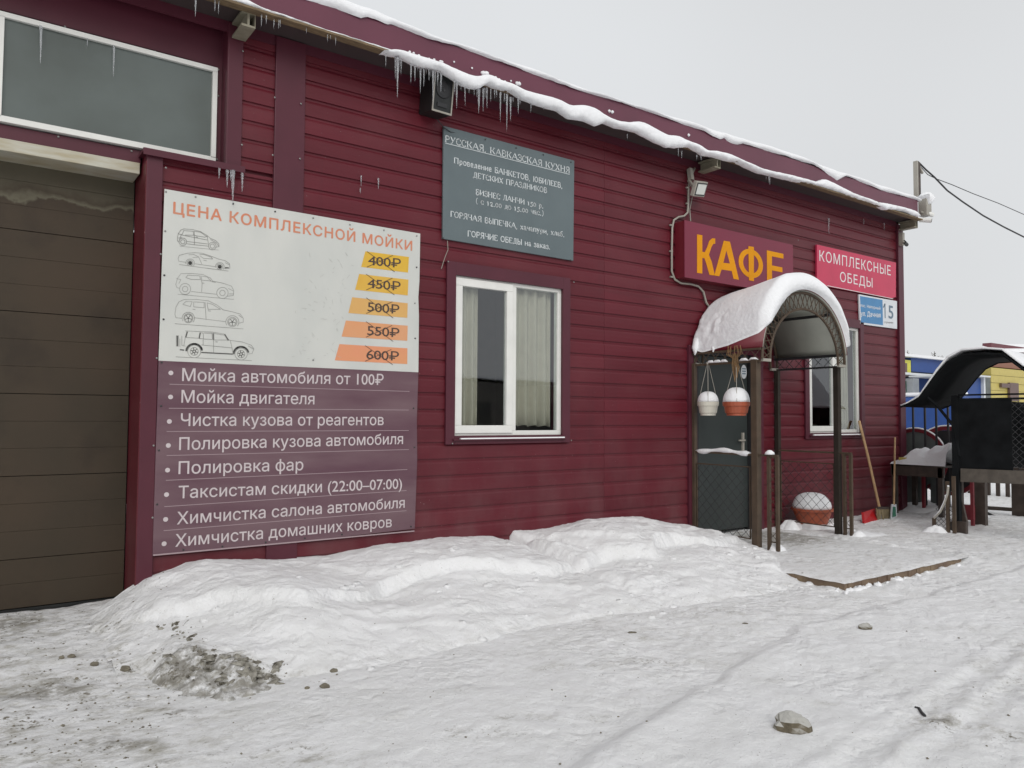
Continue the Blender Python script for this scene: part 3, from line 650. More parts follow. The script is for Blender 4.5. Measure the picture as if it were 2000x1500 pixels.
# entrance door
dr = MB().box(6.90, 7.84, .045, .09, .02, 2.06).build('door', DOOR, B, bevel=.003)
mb = MB(); mb.box(6.84, 6.895, .0, .12, -.05, 2.1).box(7.845, 7.86, .0, .12, -.05, 2.1).box(6.895, 7.81, .0, .12, 2.065, 2.1).build('door_frame', DARKM, B)
MB().box(7.86, 8.06, -.028, .03, -.05, 2.16).build('door_surround', TRIM, B); MB().box(6.70, 6.84, -.028, .03, -.05, 2.16).build('door_surround', TRIM, B)
MB().box(6.84, 7.86, -.028, .0, 2.101, 2.16).build('door_surround', TRIM, B)
MB().box(7.72, 7.755, .025, .046, .94, 1.16).bar((7.737, .0, 1.07), (7.62, .0, 1.07), .016).bar((7.737, .0, 1.07), (7.737, .03, 1.07), .016).build('handle', STEEL, dr)
pl = MB(); pl.prism([(7.775+.055*math.cos(a*math.pi/12), .0445, 1.90+.085*math.sin(a*math.pi/12)) for a in range(24)], (0, -.004, 0))
po = tag(pl.build('oval_notice', PLATEW), 'small white oval notice fixed near the top of the dark cafe door', 'notice')
for k, zz in enumerate((1.93, 1.90, 1.87)):
    MB().box(7.74, 7.81, .0392, .0402, zz, zz+.014).build('print_line', NAVY, po)
# beam ends under the eave
for x, z in ((1.66, 4.165), (6.92, 4.165), (11.42, 4.165)):
    mb = MB(); mb.box(x-.05, x+.05, -.27, -.03, z+.10, z+.118).box(x-.05, x+.05, -.27, -.03, z, z+.016).box(x-.008, x+.008, -.268, -.03, z+.016, z+.10)
    mb.box(x+.045, x+.05, -.27, -.03, z+.016, z+.10)
    mb.build('beam_end', mat('weathered_beam_steel', (.27, .25, .19), .6, nscale=14, col2=(.19, .17, .12)), B)
# screws
scr = []
for p in ((317+5, 330), (312, 498), (304, 700), (298, 870), (296, 1010)): scr.append((P(*p), -.033))
for p in ((472, 103), (470, 285), (534, 193), (530, 305), (585, 205), (583, 312), (1555, 470), (872, 512), (1117, 552), (880, 866), (1112, 860)): scr.append((P(*p), -.03))
for p in ((127, 52), (303, 101)): scr.append((P(*p, .12), .121))
for p in ((114, 267), (257, 295)): scr.append((P(*p, .12), .121))
for p in ((427, 136), (427, 187), (424, 311)): scr.append((P(*p, .12), .124))
m0 = MB(); m0.lathe((0, 0, 0), [(.007, 0), (.007, .004), (.003, .006)], 8)
scme = bpy.data.meshes.new('screw'); scme.from_pydata([(x, -z, y) for x, y, z in m0.v], [], m0.f); scme.materials.append(SCREW)
def screws(pts, parent, m=None):
    me = scme
    if m: me = scme.copy(); me.materials[0] = m
    for p, y in pts:
        o = bpy.data.objects.new('screw', me); COL.objects.link(o); place(o, (p.x, y, p.z), parent)
screws(scr, B)
def lump(mb, x, y, z, r, h, seed=0, n1=10, n2=22, amp=.35, sq=1.0):
    k0 = len(mb.v); v = []
    for i in range(n1+1):
        t = i/n1
        for j in range(n2):
            a = 2*math.pi*j/n2; ca, sa = math.cos(a), math.sin(a)
            q = float(fbm(np.array([ca*1.6*t+seed*3.1]), np.array([sa*1.6*t+seed]), 4, seed)[0]); q2 = float(fbm(np.array([ca*1.3+seed]), np.array([sa*1.3]), 3, seed+1)[0])
            R_ = r*t*(1+amp*q2*1.2); v.append((x+R_*ca, y+R_*sa*sq, z+h*max(0, 1-t*t)**.8*(1+amp*1.6*q)))
    f = [(i*n2+j, (i+1)*n2+j, (i+1)*n2+(j+1) % n2, i*n2+(j+1) % n2) for i in range(n1) for j in range(n2)]
    return mb.add(v, f)
# ================================================================== ROOF SNOW, EAVE SNOW
def pxs(lst, Y): 
    r = []
    for px, t, b in lst:
        T = P(px, t, Y); Bq = P(px, b, Y); r.append((T.x, T.z, Bq.z))
    return r
EV = [(747, 101, 103), (765, 97, 107), (780, 98, 111), (802, 105.6, 122), (824, 112, 131), (857, 121, 136), (879, 132, 150), (903, 142, 165), (923, 150, 174), (938, 150, 172), (951, 143, 165), (967, 154, 172), (1000, 165, 180), (1020, 176, 194), (1060, 187, 209), (1092, 195, 218), (1110, 206, 231), (1140, 205, 236), (1164, 212, 247), (1180, 228, 240), (1208, 238, 250), (1232, 240, 255), (1246, 236, 260), (1260, 241, 268), (1281, 254, 278), (1303, 264, 288), (1321, 264, 289), (1341, 276, 286), (1366, 285, 297), (1375, 295, 304), (1399, 296, 307), (1419, 300, 313), (1440, 310, 317), (1485, 330, 338), (1544, 343, 352), (1591, 356, 362), (1608, 349, 367), (1632, 361, 374), (1661, 377, 385), (1714, 396, 403), (1726, 397, 409), (1761, 405, 412), (1785, 412, 422), (1793, 420, 426)]
o = roll(pxs(EV, -.33), -.365, -.265, 'eave_snow', SNOW, seed=4); kind(o, 'stuff', 'lumpy ridge of snow lying along the lip below the fascia')
o = roll([(-4, 4.302, 4.284), (1.5, 4.302, 4.284), (1.58, 4.35, 4.284), (1.7, 4.31, 4.284), (2.4, 4.296, 4.284), (2.83, 4.30, 4.284)], -.34, -.265, 'eave_snow', SNOW, seed=14); kind(o, 'stuff', 'thin strip of snow on the eave lip above the frosted transom')
RS_T = [(560, -35), (640, -15), (683, 0), (732, 16), (780, 42), (846, 68), (912, 90), (966, 110), (1030, 130), (1080, 150), (1120, 164), (1150, 178), (1180, 184), (1220, 198), (1260, 213), (1290, 221), (1324, 230), (1372, 245), (1395, 252), (1426, 262), (1485, 279), (1544, 297), (1597, 319), (1632, 331), (1667, 343), (1720, 361), (1779, 380), (1796, 388)]
RS_B = [(560, -12), (602, 1), (657, 16), (690, 30), (707, 37), (715, 33), (745, 43), (758, 49), (762, 45), (793, 57), (820, 69), (857, 82), (890, 88), (956, 114), (1000, 129), (1080, 158), (1130, 177), (1180, 190), (1240, 209), (1300, 230), (1332, 242), (1375, 256), (1385, 263), (1409, 273), (1414, 268), (1426, 279), (1443, 283), (1447, 279), (1491, 292), (1588, 321), (1610, 335), (1635, 352), (1650, 344), (1661, 346), (1720, 371), (1790, 390), (1796, 394)]
rs = []
for px in range(565, 1796, 5):
    t = np.interp(px, *zip(*RS_T)); b = np.interp(px, *zip(*RS_B)); T = P(px, t, -.27); Q = P(px, b, -.27)
    rs.append((T.x, max(T.z, Q.z+.02), Q.z))
zt0, zb0 = rs[0][1], rs[0][2]
rs = [(-4, zt0, zb0)]+rs
def roof_snow():
    X = np.arange(-4, 11.56, .03); xs = [r[0] for r in rs]; T = np.interp(X, xs, [r[1] for r in rs]); Q = np.interp(X, xs, [r[2] for r in rs])+.006*fbm(X*12, X*0, 3, 2)
    prof = []  # y and blend
    V = []; ys = [(-.268, 'b'), (-.292, .15), (-.30, .45), (-.285, .8), (-.25, .96), (-.18, 1.0), (.2, 1.12), (1.2, 1.3), (3, 1.5), (8.05, 1.5)]
    for i, x in enumerate(X):
        h = T[i]-Q[i]
        for j, (y, t) in enumerate(ys):
            if t == 'b': z = Q[i]
            elif t <= 1: z = Q[i]+h*t
            else: z = T[i]+min(.02*(t-1)*2, .02) - .02*(y > 1)*0
            if y > 0: z = min(z, T[i]+.004)
            V.append((x, y+.008*math.sin(x*9+j)*(y < 0), z))
    n = len(ys); N = len(X); F = [(i*n+j, (i+1)*n+j, (i+1)*n+j+1, i*n+j+1) for i in range(N-1) for j in range(n-1)]
    F += [tuple(range(n)), tuple((N-1)*n+j for j in range(n))]
    o = link_mesh('roof_snow', V, F, SNOW, None, smooth=True); kind(o, 'stuff', 'blanket of snow on the roof hanging over the top of the plum fascia')
roof_snow()
# crumbs of snow stuck to the fascia
mb = MB()
for px, py, r in ((887, 121, 2), (922, 133, 2), (800, 102, 3), (808, 104, 2.4), (818, 109, 3), (830, 115, 2), (838, 116, 3), (848, 117, 3), (860, 120, 3), (863, 121, 3), (944, 143, 5), (950, 144, 5), (968, 152, 3), (975, 156, 3), (986, 160, 3), (998, 158, 2), (1010, 163, 4), (1014, 164, 4), (1190, 217, 3), (1196, 219, 3.5), (1345, 264, 3)):
    q = P(px, py, -.27); s_ = r*(q-CAM).length/1500
    k = len(mb.v); mb.lathe((0, 0, 0), [(.3*s_, -s_), (s_, -.2*s_), (.9*s_, .5*s_), (.2*s_, s_)], 7)
    for i in range(k, len(mb.v)):
        v = mb.v[i]; mb.v[i] = (q.x+v[0]*random.uniform(.9, 1.2), q.y+v[1]*.8, q.z+v[2]*random.uniform(.7, 1.1))
kind(mb.build('snow_crumbs', SNOW, smooth=True), 'stuff', 'small lumps of snow stuck to the front of the plum fascia')
# ================================================================== ICICLES
def unit_icicle():
    mb = MB(); pts = []; rr = []
    for i in range(9):
        t = i/8; pts.append((.04*math.sin(t*3)*t, .0, -t)); rr.append((1-t)**.8*(1+.15*math.sin(t*17))+.06)
    mb.tube(pts, rr, 8); return mb
um = unit_icicle(); ume = bpy.data.meshes.new('icicle'); ume.from_pydata(um.v, [], um.f); ume.shade_smooth(); ume.materials.append(ICE)
ORD = 'first second third fourth fifth sixth seventh eighth ninth tenth eleventh twelfth thirteenth fourteenth fifteenth sixteenth seventeenth eighteenth nineteenth twentieth twenty-first twenty-second twenty-third twenty-fourth'.split()
def icicles(lst, Y, label, group, r=.0055):
    lst = sorted(lst); med = sorted(c-b for a, b, c in lst)[len(lst)//2]
    for idx, (px, a, b) in enumerate(lst):
        p = P(px, a, Y); q = P(px, b, Y); L = p.z-q.z
        o = bpy.data.objects.new('icicle', ume); COL.objects.link(o); place(o, (p.x, p.y+random.uniform(-.01, .01), p.z+.01)); o.rotation_euler = (0, random.uniform(-.03, .03), random.uniform(0, 6))
        k = r*random.uniform(.8, 1.25)*(.6+min(1.2, L*4)); o.scale = (k, k, L+.01); tag(o, ORD[idx].capitalize()+' from the left, '+('long' if b-a > med*1.15 else 'short')+' icicle '+label, 'icicle', group)
def z7(l, ox=730, oy=80, s=6.667): return [(ox+a/s, oy+b/s, oy+c/s) for a, b, c in l]
icicles(z7([(482, 300, 550), (530, 340, 530), (612, 370, 680), (660, 370, 600), (712, 375, 525), (765, 380, 850), (795, 390, 600), (828, 400, 590), (870, 430, 680), (570, 350, 400), (745, 375, 470), (690, 370, 430), (850, 420, 500), (640, 365, 420)]), -.32, 'of the cluster before the black loudspeaker', 'icicles at the loudspeaker')
icicles(z7([(155, 180, 340), (285, 215, 500), (303, 230, 750), (320, 240, 440), (352, 250, 450)]), -.32, 'where the thick eave snow begins', 'icicles left of the loudspeaker')
icicles(z7([(1050, 520, 700), (1085, 530, 880), (1140, 560, 640), (1193, 600, 845), (1235, 620, 690), (1305, 640, 720), (1345, 640, 740), (1365, 640, 950), (1380, 640, 870), (1430, 625, 925), (1455, 620, 760), (1478, 620, 885), (1520, 640, 800), (1570, 650, 750), (1610, 660, 730), (1645, 680, 1060), (1700, 700, 800), (1738, 710, 1170), (1775, 750, 1050), (1820, 750, 800), (1880, 760, 950), (1910, 790, 830), (1115, 545, 600), (1590, 655, 700)]), -.33, 'of the fringe above the grey menu board', 'icicles above the grey menu board')
icicles(z7([(1825, 110, 185), (1855, 120, 175), (1912, 145, 200), (1945, 150, 200), (1952, 150, 195)], 0, 0, 3.571)+z7([(175, 250, 300), (360, 320, 375), (385, 330, 355), (435, 345, 405)], 560, 0, 4.545), -.32, 'on the bare wooden eave lip', 'short icicles on the bare eave lip', .005)
icicles(z7([(1365, -10, 120), (1500, 5, 80), (1525, 8, 100)], 0, 0, 3.571), -.30, 'left of the first beam end', 'icicles at the top left eave')
icicles(z7([(1585, 1195, 1310), (1625, 1195, 1425), (1612, 1195, 1260), (1692, 1215, 1340), (1527, 1185, 1250)], 0, 0, 3.571), -.07, 'on the ledge over the price banner', 'icicles on the ledge above the banner', .008)
icicles(z7([(285, 190, 450), (610, 275, 325), (795, 330, 540)], 0, 0, 3.571), .08, 'on the frosted transom pane', 'icicles on the transom window', .005)
icicles(z7([(152, 40, 90), (180, 55, 100), (280, 80, 110), (305, 85, 112), (738, 205, 240), (752, 210, 262), (765, 215, 277)], 1280, 280, 3.409)+z7([(690, 510, 600), (810, 550, 575), (1623, 820, 860)], 900, 100, 5), -.32, 'under the eave right of the menu board', 'small icicles further along the eave', .006)
icicles([(1619, 427, 458), (1727, 438, 450), (1687, 430, 440), (706, 345, 364), (739, 350, 370), (704, 370, 378)], -.02, 'frozen onto the red cladding', 'frozen drips on the cladding', .006)
# ================================================================== PRICE BANNER
YB = -.034
SG = thing('price_banner', 'large white and plum car wash price banner with cars, prices and service list', 'banner', (2.2, YB, .365))
def quad_board(pts, y0, th, m, name, parent, bevel=0):
    return MB().prism([(x, y0, z) for x, z in pts], (0, -th, 0)).build(name, m, parent, bevel=bevel)
def poly_px(pts, Y): return [P(a, b, Y) for a, b in pts]
def z2(a, b): return (280+a/3.409, 340+b/3.409)
def z3(a, b): return (270+a/3.409, 680+b/3.409)
wl = P(310, 705, YB); wr = P(816, 726, YB)
quad_board([(1.168, 2.935), (2.2, 2.926), (3.235, 2.918), (3.232, 2.5), (3.223, 2.36), (3.231, 2.2), (3.232, 1.712), (1.158, 1.712)], -.0275, .006, BANW, 'white_board', SG)
quad_board([(1.158, 1.7115), (3.232, 1.7115), (3.222, 1.30), (3.23, .95), (3.214, .376), (2.7, .366), (1.9, .352), (1.152, .352)], -.0275, .0062, BANP, 'plum_board', SG)
MB().box(1.155, 3.21, -.0375, -.034, .352, .362).build('bottom_edge', BLINE, SG)
YT = -.0337
text_px('ЦЕНА КОМПЛЕКСНОЙ МОЙКИ', z2(200, 262), z2(1788, 510), .083, YT, ORANGE, SG, bold=.020, sp=1.12)
rows = [('Мойка автомобиля от 100₽', (292, 218), (1632, 245), .092), ('Мойка двигателя', (287, 362), (1172, 374), .09), ('Чистка кузова от реагентов', (283, 518), (1633, 512), .09), ('Полировка кузова автомобиля', (272, 678), (1762, 638), .09), ('Полировка фар', (268, 838), (1098, 812), .09), ('Таксистам скидки (22:00–07:00)', (268, 1000), (1755, 935), .088), ('Химчистка салона автомобиля', (258, 1173), (1773, 1062), .088), ('Химчистка домашних ковров', (247, 1322), (1687, 1190), .088)]
for t, a, b, c in rows: text_px(t, z3(*a), z3(*b), c, YT-.0005, BANT, SG, sp=1.0, bold=.006)
for a in ((217, 165), (215, 325), (207, 488), (200, 648), (195, 812), (188, 975), (182, 1140), (172, 1302)):
    c = P(*z3(*a), YT); MB().prism([(c.x+.0165*math.cos(k*math.pi/8), YT-.0008, c.z+.0165*math.sin(k*math.pi/8)) for k in range(16)], (0, -.001, 0)).build('bullet', BANT, SG)
for a, b in (((210, 240), (1805, 288)), ((205, 400), (1800, 412)), ((190, 555), (1800, 548)), ((190, 715), (1800, 675)), ((185, 880), (1790, 808)), ((175, 1055), (1785, 948)), ((170, 1215), (1785, 1082))):
    MB().strip([P(*z3(*a), YT-.0008), P(*z3(*b), YT-.0008)], .0045).build('rule_line', BLINE, SG)
pc = [((.68, .42, .03), (.66, .40, .05)), ((.66, .38, .05), (.68, .43, .07)), ((.64, .35, .12), (.66, .40, .12)), ((.66, .33, .17), (.68, .30, .13)), ((.70, .28, .15), (.68, .30, .14))]
bx = [[(1478, 514), (1768, 552), (1762, 656), (1450, 618)], [(1437, 665), (1765, 703), (1760, 808), (1410, 770)], [(1390, 820), (1760, 860), (1757, 957), (1365, 925)], [(1348, 975), (1760, 1010), (1757, 1110), (1320, 1082)], [(1305, 1132), (1758, 1160), (1757, 1265), (1275, 1240)]]
pt = [('400₽', (1497, 603), (1713, 625)), ('450₽', (1493, 755), (1711, 778)), ('500₽', (1493, 912), (1703, 932)), ('550₽', (1491, 1070), (1703, 1088)), ('600₽', (1485, 1230), (1700, 1243))]
for (c1, c2), q, (t, a, b) in zip(pc, bx, pt):
    m = mat('price_tag_'+t[:3], c1, .45, nscale=4, col2=c2)
    tg = MB().prism(poly_px([z2(*p) for p in q], YT-.0003), (0, -.0009, 0)).build('price_tag', m, SG)
    text_px(t, z2(*a), z2(*b), .078, YT-.0015, INK, tg, bold=.008, sp=.95)
    (ax_, ay), (bx_, by) = a, b
    MB().strip([P(*z2(ax_-8, ay-88), YT-.0026), P(*z2(bx_-40, by+26), YT-.0026)], .004).strip([P(*z2(ax_-8, ay+16), YT-.0034), P(*z2(ax_+165, ay-62), YT-.0034)], .004).build('crossing_out', INK, tg)
screws([(P(*z2(*p), YT), YT) for p in ((150, 118), (347, 152), (1130, 293), (1374, 337), (1601, 374), (1819, 412), (1807, 860), (145, 380), (1130, 1238))], SG)
screws([(P(*z2(*p), YT), YT) for p in ((597, 198), (877, 250), (1819, 621), (1809, 1094), (139, 674), (134, 967))]+[(P(*z3(*p), YT), YT-.001) for p in ((155, 95), (152, 385), (137, 680), (125, 1040), (300, 1342), (560, 1320), (848, 1292), (1108, 1265), (1355, 1240), (1815, 1188), (1832, 400), (1838, 660))], SG, SCREWD)
# car outlines (zoomed crop: origin 330,430 scale 5.17)
def c5(p): return P(330+p[0]/5.17, 430+p[1]/5.17, YT-.0006)
def ell(cx, cy, rx, ry, n=20, a0=0, a1=360): return [(cx+rx*math.cos(math.radians(a0+(a1-a0)*i/n)), cy+ry*math.sin(math.radians(a0+(a1-a0)*i/n))) for i in range(n+1)]
def sketch(lines, w, m, name='car_drawing'):
    mb = MB()
    for i, l in enumerate(lines): mb.strip([c5(p)+Vector((0, -.00002*i, 0)) for p in l], w)
    return mb.build(name, m, SG)
d1 = sketch([[(85, 175), (95, 135), (120, 100), (150, 88), (240, 95), (320, 115), (385, 155), (420, 185), (470, 205), (502, 235), (506, 265), (470, 275)], [(85, 175), (88, 210), (105, 228)], [(180, 238), (255, 248), (395, 262)], [(130, 150), (150, 105), (245, 112), (250, 152), (165, 150)], [(258, 112), (320, 122), (380, 165), (362, 172), (262, 155)], [(255, 110), (258, 245)], [(130, 150), (385, 200)], [(385, 160), (400, 250)], [(100, 140), (125, 145), (105, 200)], [(95, 180), (130, 175)], [(420, 195), (480, 230), (500, 262)], ell(140, 218, 38, 38, 16), ell(140, 218, 22, 22, 12), ell(438, 262, 38, 38, 16), ell(438, 262, 22, 22, 12), [(275, 170), (290, 172)], [(180, 215), (390, 240)]], .0035, SKETCH)
sketch([[(110, 262), (500, 302)]], .002, SKETCH, 'ground_line')
sketch([[(92, 385), (105, 355), (180, 335), (260, 328), (340, 335), (420, 362), (500, 392), (570, 410), (612, 440), (615, 485), (560, 488)], [(92, 385), (100, 415), (170, 425)], [(262, 440), (470, 470)], [(200, 350), (250, 345), (300, 372), (240, 378)], [(310, 350), (345, 345), (430, 375), (440, 392), (350, 385), (318, 365)], [(300, 372), (330, 440)], ell(214, 433, 44, 42, 18, 170, 400), ell(214, 433, 30, 30, 14), ell(513, 470, 44, 42, 18, 170, 400), ell(513, 470, 30, 30, 14), [(570, 430), (608, 450)], [(350, 405), (380, 410)]], .0026, SKETCH)
sketch([ell(214, 433, 14, 14, 10), ell(214, 433, 7, 7, 8), ell(513, 470, 14, 14, 10), ell(513, 470, 7, 7, 8), [(570, 480), (600, 482)]], .009, SKETCHD, 'wheel_hub')
sketch([[(105, 448), (600, 514)]], .0028, SKETCH, 'ground_line')
sketch([[(120, 540), (230, 538), (340, 548), (420, 585), (440, 615), (540, 635), (630, 665), (655, 710), (650, 760), (590, 768)], [(120, 540), (85, 590), (68, 650), (80, 680), (110, 690)], [(170, 580), (190, 555), (310, 562), (318, 600), (225, 598), (170, 580)], [(330, 565), (385, 572), (425, 615), (335, 605)], [(225, 720), (480, 748)], [(322, 560), (335, 640), (330, 725)], [(75, 590), (120, 600), (100, 640)], [(430, 620), (470, 628)], ell(163, 695, 56, 56, 22), ell(163, 695, 28, 28, 14), ell(540, 735, 58, 56, 22), ell(540, 735, 28, 28, 14), [(335, 635), (355, 637)], [(600, 690), (650, 715)], [(610, 745), (650, 745)]], .0024, SKETCH)
sketch([[(90, 748), (655, 800)]], .002, SKETCH, 'ground_line')
sketch([[(60, 950), (70, 880), (100, 825), (150, 802), (280, 800), (400, 815), (490, 860), (545, 905), (640, 925), (720, 948), (750, 990), (750, 1030), (710, 1040)], [(60, 950), (70, 985), (130, 990)], [(140, 850), (170, 822), (235, 822), (215, 872), (140, 850)], [(250, 825), (355, 830), (355, 885), (250, 875), (250, 825)], [(385, 835), (440, 850), (520, 900), (395, 900), (385, 835)], [(365, 830), (375, 1005)], [(255, 985), (575, 1025)], ell(195, 990, 62, 60, 22, 150, 400), ell(195, 990, 46, 46, 20), ell(195, 990, 38, 38, 18), ell(640, 1028, 66, 64, 22, 150, 400), ell(640, 1028, 48, 48, 20), ell(640, 1028, 38, 38, 18), [(705, 960), (740, 985)], [(240, 900), (265, 902)], [(395, 915), (420, 918)]], .0026, SKETCH)
sketch([ell(195, 990, 6, 6, 6), ell(640, 1028, 6, 6, 6)]+[[(cx, cy_), (cx+34*math.cos(a), cy_+34*math.sin(a))] for cx, cy_ in ((195, 990), (640, 1028)) for a in (.3, 1.55, 2.8, 4.1, 5.3)], .0035, SKETCHD, 'wheel_hub')
sketch([[(60, 1045), (750, 1098)]], .0028, SKETCH, 'ground_line')
sketch([[(180, 1125), (165, 1180), (150, 1270)], [(165, 1118), (440, 1130), (560, 1150), (610, 1212), (740, 1230), (830, 1262), (858, 1300), (840, 1345), (800, 1352)], [(130, 1170), (130, 1265), (165, 1272)], [(175, 1185), (300, 1192)], [(315, 1135), (345, 1140), (350, 1198), (305, 1195)], [(355, 1140), (435, 1142), (440, 1205), (355, 1200)], [(455, 1145), (560, 1160), (590, 1210), (460, 1210)], [(450, 1140), (450, 1335)], [(330, 1260), (640, 1290)], [(345, 1200), (345, 1262)], [(620, 1215), (650, 1360)], [(800, 1270), (850, 1300)], ell(255, 1325, 66, 64, 22), ell(255, 1325, 40, 40, 18), ell(728, 1352, 62, 60, 22), ell(728, 1352, 38, 38, 18), [(470, 1228), (490, 1230)], [(75, 1165), (75, 1272)], [(95, 1165), (95, 1275)], [(110, 1200), (110, 1275)]], .003, SKETCH)
sketch([ell(255, 1325, 80, 76, 16, 185, 350), ell(728, 1352, 76, 74, 16, 185, 345)], .013, SKETCHD, 'wheel_arch')
sketch([[(330, 1336), (640, 1352)], [(170, 1180), (185, 1130)], [(305, 1190), (315, 1140)], [(448, 1145), (450, 1205)], [(85, 1170), (85, 1270)], [(565, 1155), (598, 1212)], [(115, 1308), (150, 1312)]], .0085, SKETCHD, 'dark_line')
sketch([ell(255, 1325, 14, 14, 8), ell(728, 1352, 14, 14, 8)]+[[(cx+14*math.cos(a), cy_+14*math.sin(a)), (cx+34*math.cos(a), cy_+34*math.sin(a))] for cx, cy_ in ((255, 1325), (728, 1352)) for a in (.3, 1.35, 2.4, 3.45, 4.5, 5.55)], .005, SKETCHD, 'wheel_hub')
sketch([[(70, 1380), (835, 1418)]], .003, SKETCH, 'ground_line')
random.seed(3); sc_ = []
for k in range(60):
    x = random.choice((1090, 1150, 1240, 1300, 1360))+random.gauss(0, 32)-0; y = random.uniform(520, 1230); x -= (y-520)*.12
    a = random.uniform(-1, 1.6); L = random.uniform(8, 34); sc_.append([z2(x, y), z2(x+L*math.cos(a), y+L*math.sin(a))])
mb = MB()
for i, l in enumerate(sc_): mb.strip([P(*p, YT-.0006-.00001*i) for p in l], .0018)
mb.build('scratches', mat('scratch_grey', (.44, .44, .42), .6), SG)
# ================================================================== GREY MENU BOARD
YG = -.03
G = thing('menu_board', 'slate grey board with pale serif lettering above the first window', 'sign', (4.2, YG, 2.905))
quad_board([(3.463, 3.924), (4.995, 3.922), (4.985, 2.902), (3.465, 2.908)], -.006, .022, GREYS, 'board', G, bevel=.002)
def z5(a, b): return (820+a/5, 220+b/5)
YGt = -.0285
serif('РУССКАЯ, КАВКАЗСКАЯ КУХНЯ', z5(245, 285), z5(1462, 592), .058, YGt, GLET, G, .155)
MB().strip([P(*z5(248, 297), YGt-.0012), P(*z5(1462, 603), YGt-.0012)], .005).build('underline', GLET, G)
for t, a, b in (('Проведение БАНКЕТОВ, ЮБИЛЕЕВ,', (332, 492), (1392, 738)), ('ДЕТСКИХ ПРАЗДНИКОВ', (518, 632), (1240, 785)), ('БИЗНЕС ЛАНЧИ 150 р.', (545, 800), (1205, 935)), ('( с 12.00 до 15.00 час.)', (545, 885), (1208, 1008)), ('ГОРЯЧАЯ ВЫПЕЧКА, хачапури, хлеб.', (298, 1015), (1410, 1215)), ('ГОРЯЧИЕ ОБЕДЫ на заказ.', (465, 1205), (1272, 1335))):
    serif(t, z5(*a), z5(*b), .050, YGt, GLET, G, .165)
screws([(P(*z5(*p), YG), YG) for p in ((235, 152), (1475, 485), (225, 1225), (1470, 1440), (640, 262), (940, 345), (1205, 412))], G, SCREWD)
# ================================================================== CAFE BOX SIGN
YK = -.145
K = thing('cafe_sign', 'deep maroon box sign reading КАФЕ in orange letters over the porch', 'sign', (7.5, 0, 2.9))
MB().box(6.50, 8.52, YK+.003, -.002, 2.892, 3.525).build('box', MAROON2, K, bevel=.003)
MB().box(6.497, 8.523, YK-.004, YK+.0025, 2.889, 3.528).build('face', MAROON, K)
def z8(a, b): return P(1280+a/3.409, 280+b/3.409, YK-.0045)
TL = z8(275, 606); BL = z8(275, 862); TR = z8(850, 715)
axk = (TR-TL); HK = (TL.z-BL.z)
def kpoly(pts, name='letter'):
    MB().prism([Vector((BL.x+u, YK-.0045, BL.z+v*HK)) for u, v in pts], (0, -.002, 0)).build(name, GOLD, K)
def kx(px, py): q = z8(px, py); return (q.x-BL.x, (q.z-BL.z)/HK)
kpoly([kx(*p) for p in ((277, 606), (312, 612), (312, 722), (328, 725), (345, 690), (358, 650), (378, 632), (398, 634), (398, 668), (384, 670), (372, 692), (356, 742), (375, 790), (395, 880), (360, 876), (335, 790), (326, 765), (312, 762), (312, 867), (277, 862))])
kpoly([kx(*p) for p in ((455, 648), (496, 655), (556, 908), (520, 902), (508, 850), (440, 840), (425, 885), (392, 880))])
# Ф ring and stem
cx, cz = kx(636, 800); rx_o = abs(kx(718, 810)[0]-kx(556, 790)[0])/2
ro = [(cx+rx_o*math.cos(a*math.pi/16), cz+.40*math.sin(a*math.pi/16)) for a in range(33)]
ri = [(cx+(rx_o-.085)*math.cos(a*math.pi/16), cz+.27*math.sin(a*math.pi/16)) for a in range(33)]
mb = MB()
for i in range(32): mb.prism([Vector((BL.x+u, YK-.0045, BL.z+v*HK)) for u, v in (ro[i], ro[i+1], ri[i+1], ri[i])], (0, -.002, 0))
a, b = kx(618, 684), kx(655, 690); c, d = kx(655, 918), kx(622, 912)
mb.prism([Vector((BL.x+u, YK-.0067, BL.z+v*HK)) for u, v in (a, b, c, d)], (0, -.0006, 0)); mb.build('letter', GOLD, K)
ex = kx(742, 760)[0]; ew = kx(852, 760)[0]-ex; eb = -.02
kpoly([(ex, eb), (ex+ew, eb), (ex+ew, eb+.15), (ex+.10, eb+.15), (ex+.10, .44), (ex+ew*.93, .44), (ex+ew*.93, .58), (ex+.10, .58), (ex+.10, .84), (ex+ew, .84), (ex+ew, .98), (ex, .98)])
# inner triangle of A (recess shows sign face)
MB().prism([Vector((BL.x+u, YK-.0067, BL.z+v*HK)) for u, v in (kx(472, 715), kx(495, 800), kx(452, 795))], (0, -.0006, 0)).build('counter', MAROON, K)
# ================================================================== PINK LUNCH SIGN and ADDRESS PLATE
L = thing('lunch_sign', 'crimson pink sign with pale capital lettering above the address plate', 'sign', (10.3, -.03, 3.13))
quad_board([(9.245, 3.655), (11.29, 3.665), (11.27, 3.15), (11.14, 3.115), (9.235, 3.118)], -.004, .026, PINK, 'board', L, bevel=.002)
def z9(a, b): return (1560+a/7.5, 460+b/7.5)
text_px('КОМПЛЕКСНЫЕ', z9(303, 370), z9(1347, 585), .145, -.0305, LPINK, L, bold=.004, sp=1.12)
text_px('ОБЕДЫ', z9(605, 672), z9(1080, 762), .137, -.0305, LPINK, L, bold=.004, sp=1.1)
MB().strip([P(1616, 558, -.0312), P(1744, 583.5, -.0312)], .008).build('edge_line', LPINK, L)
A = thing('address_plate', 'blue and white house number plate reading 15 by the building corner', 'sign', (10.8, -.03, 2.68))
quad_board([(10.27, 3.090), (11.31, 3.092), (11.30, 2.675), (10.29, 2.670)], -.004, .022, PLATEW, 'plate', A, bevel=.002)
quad_board([(10.292, 3.068), (10.895, 3.070), (10.9, 2.70), (10.312, 2.698)], -.0262, .0012, BLUE, 'blue_field', A)
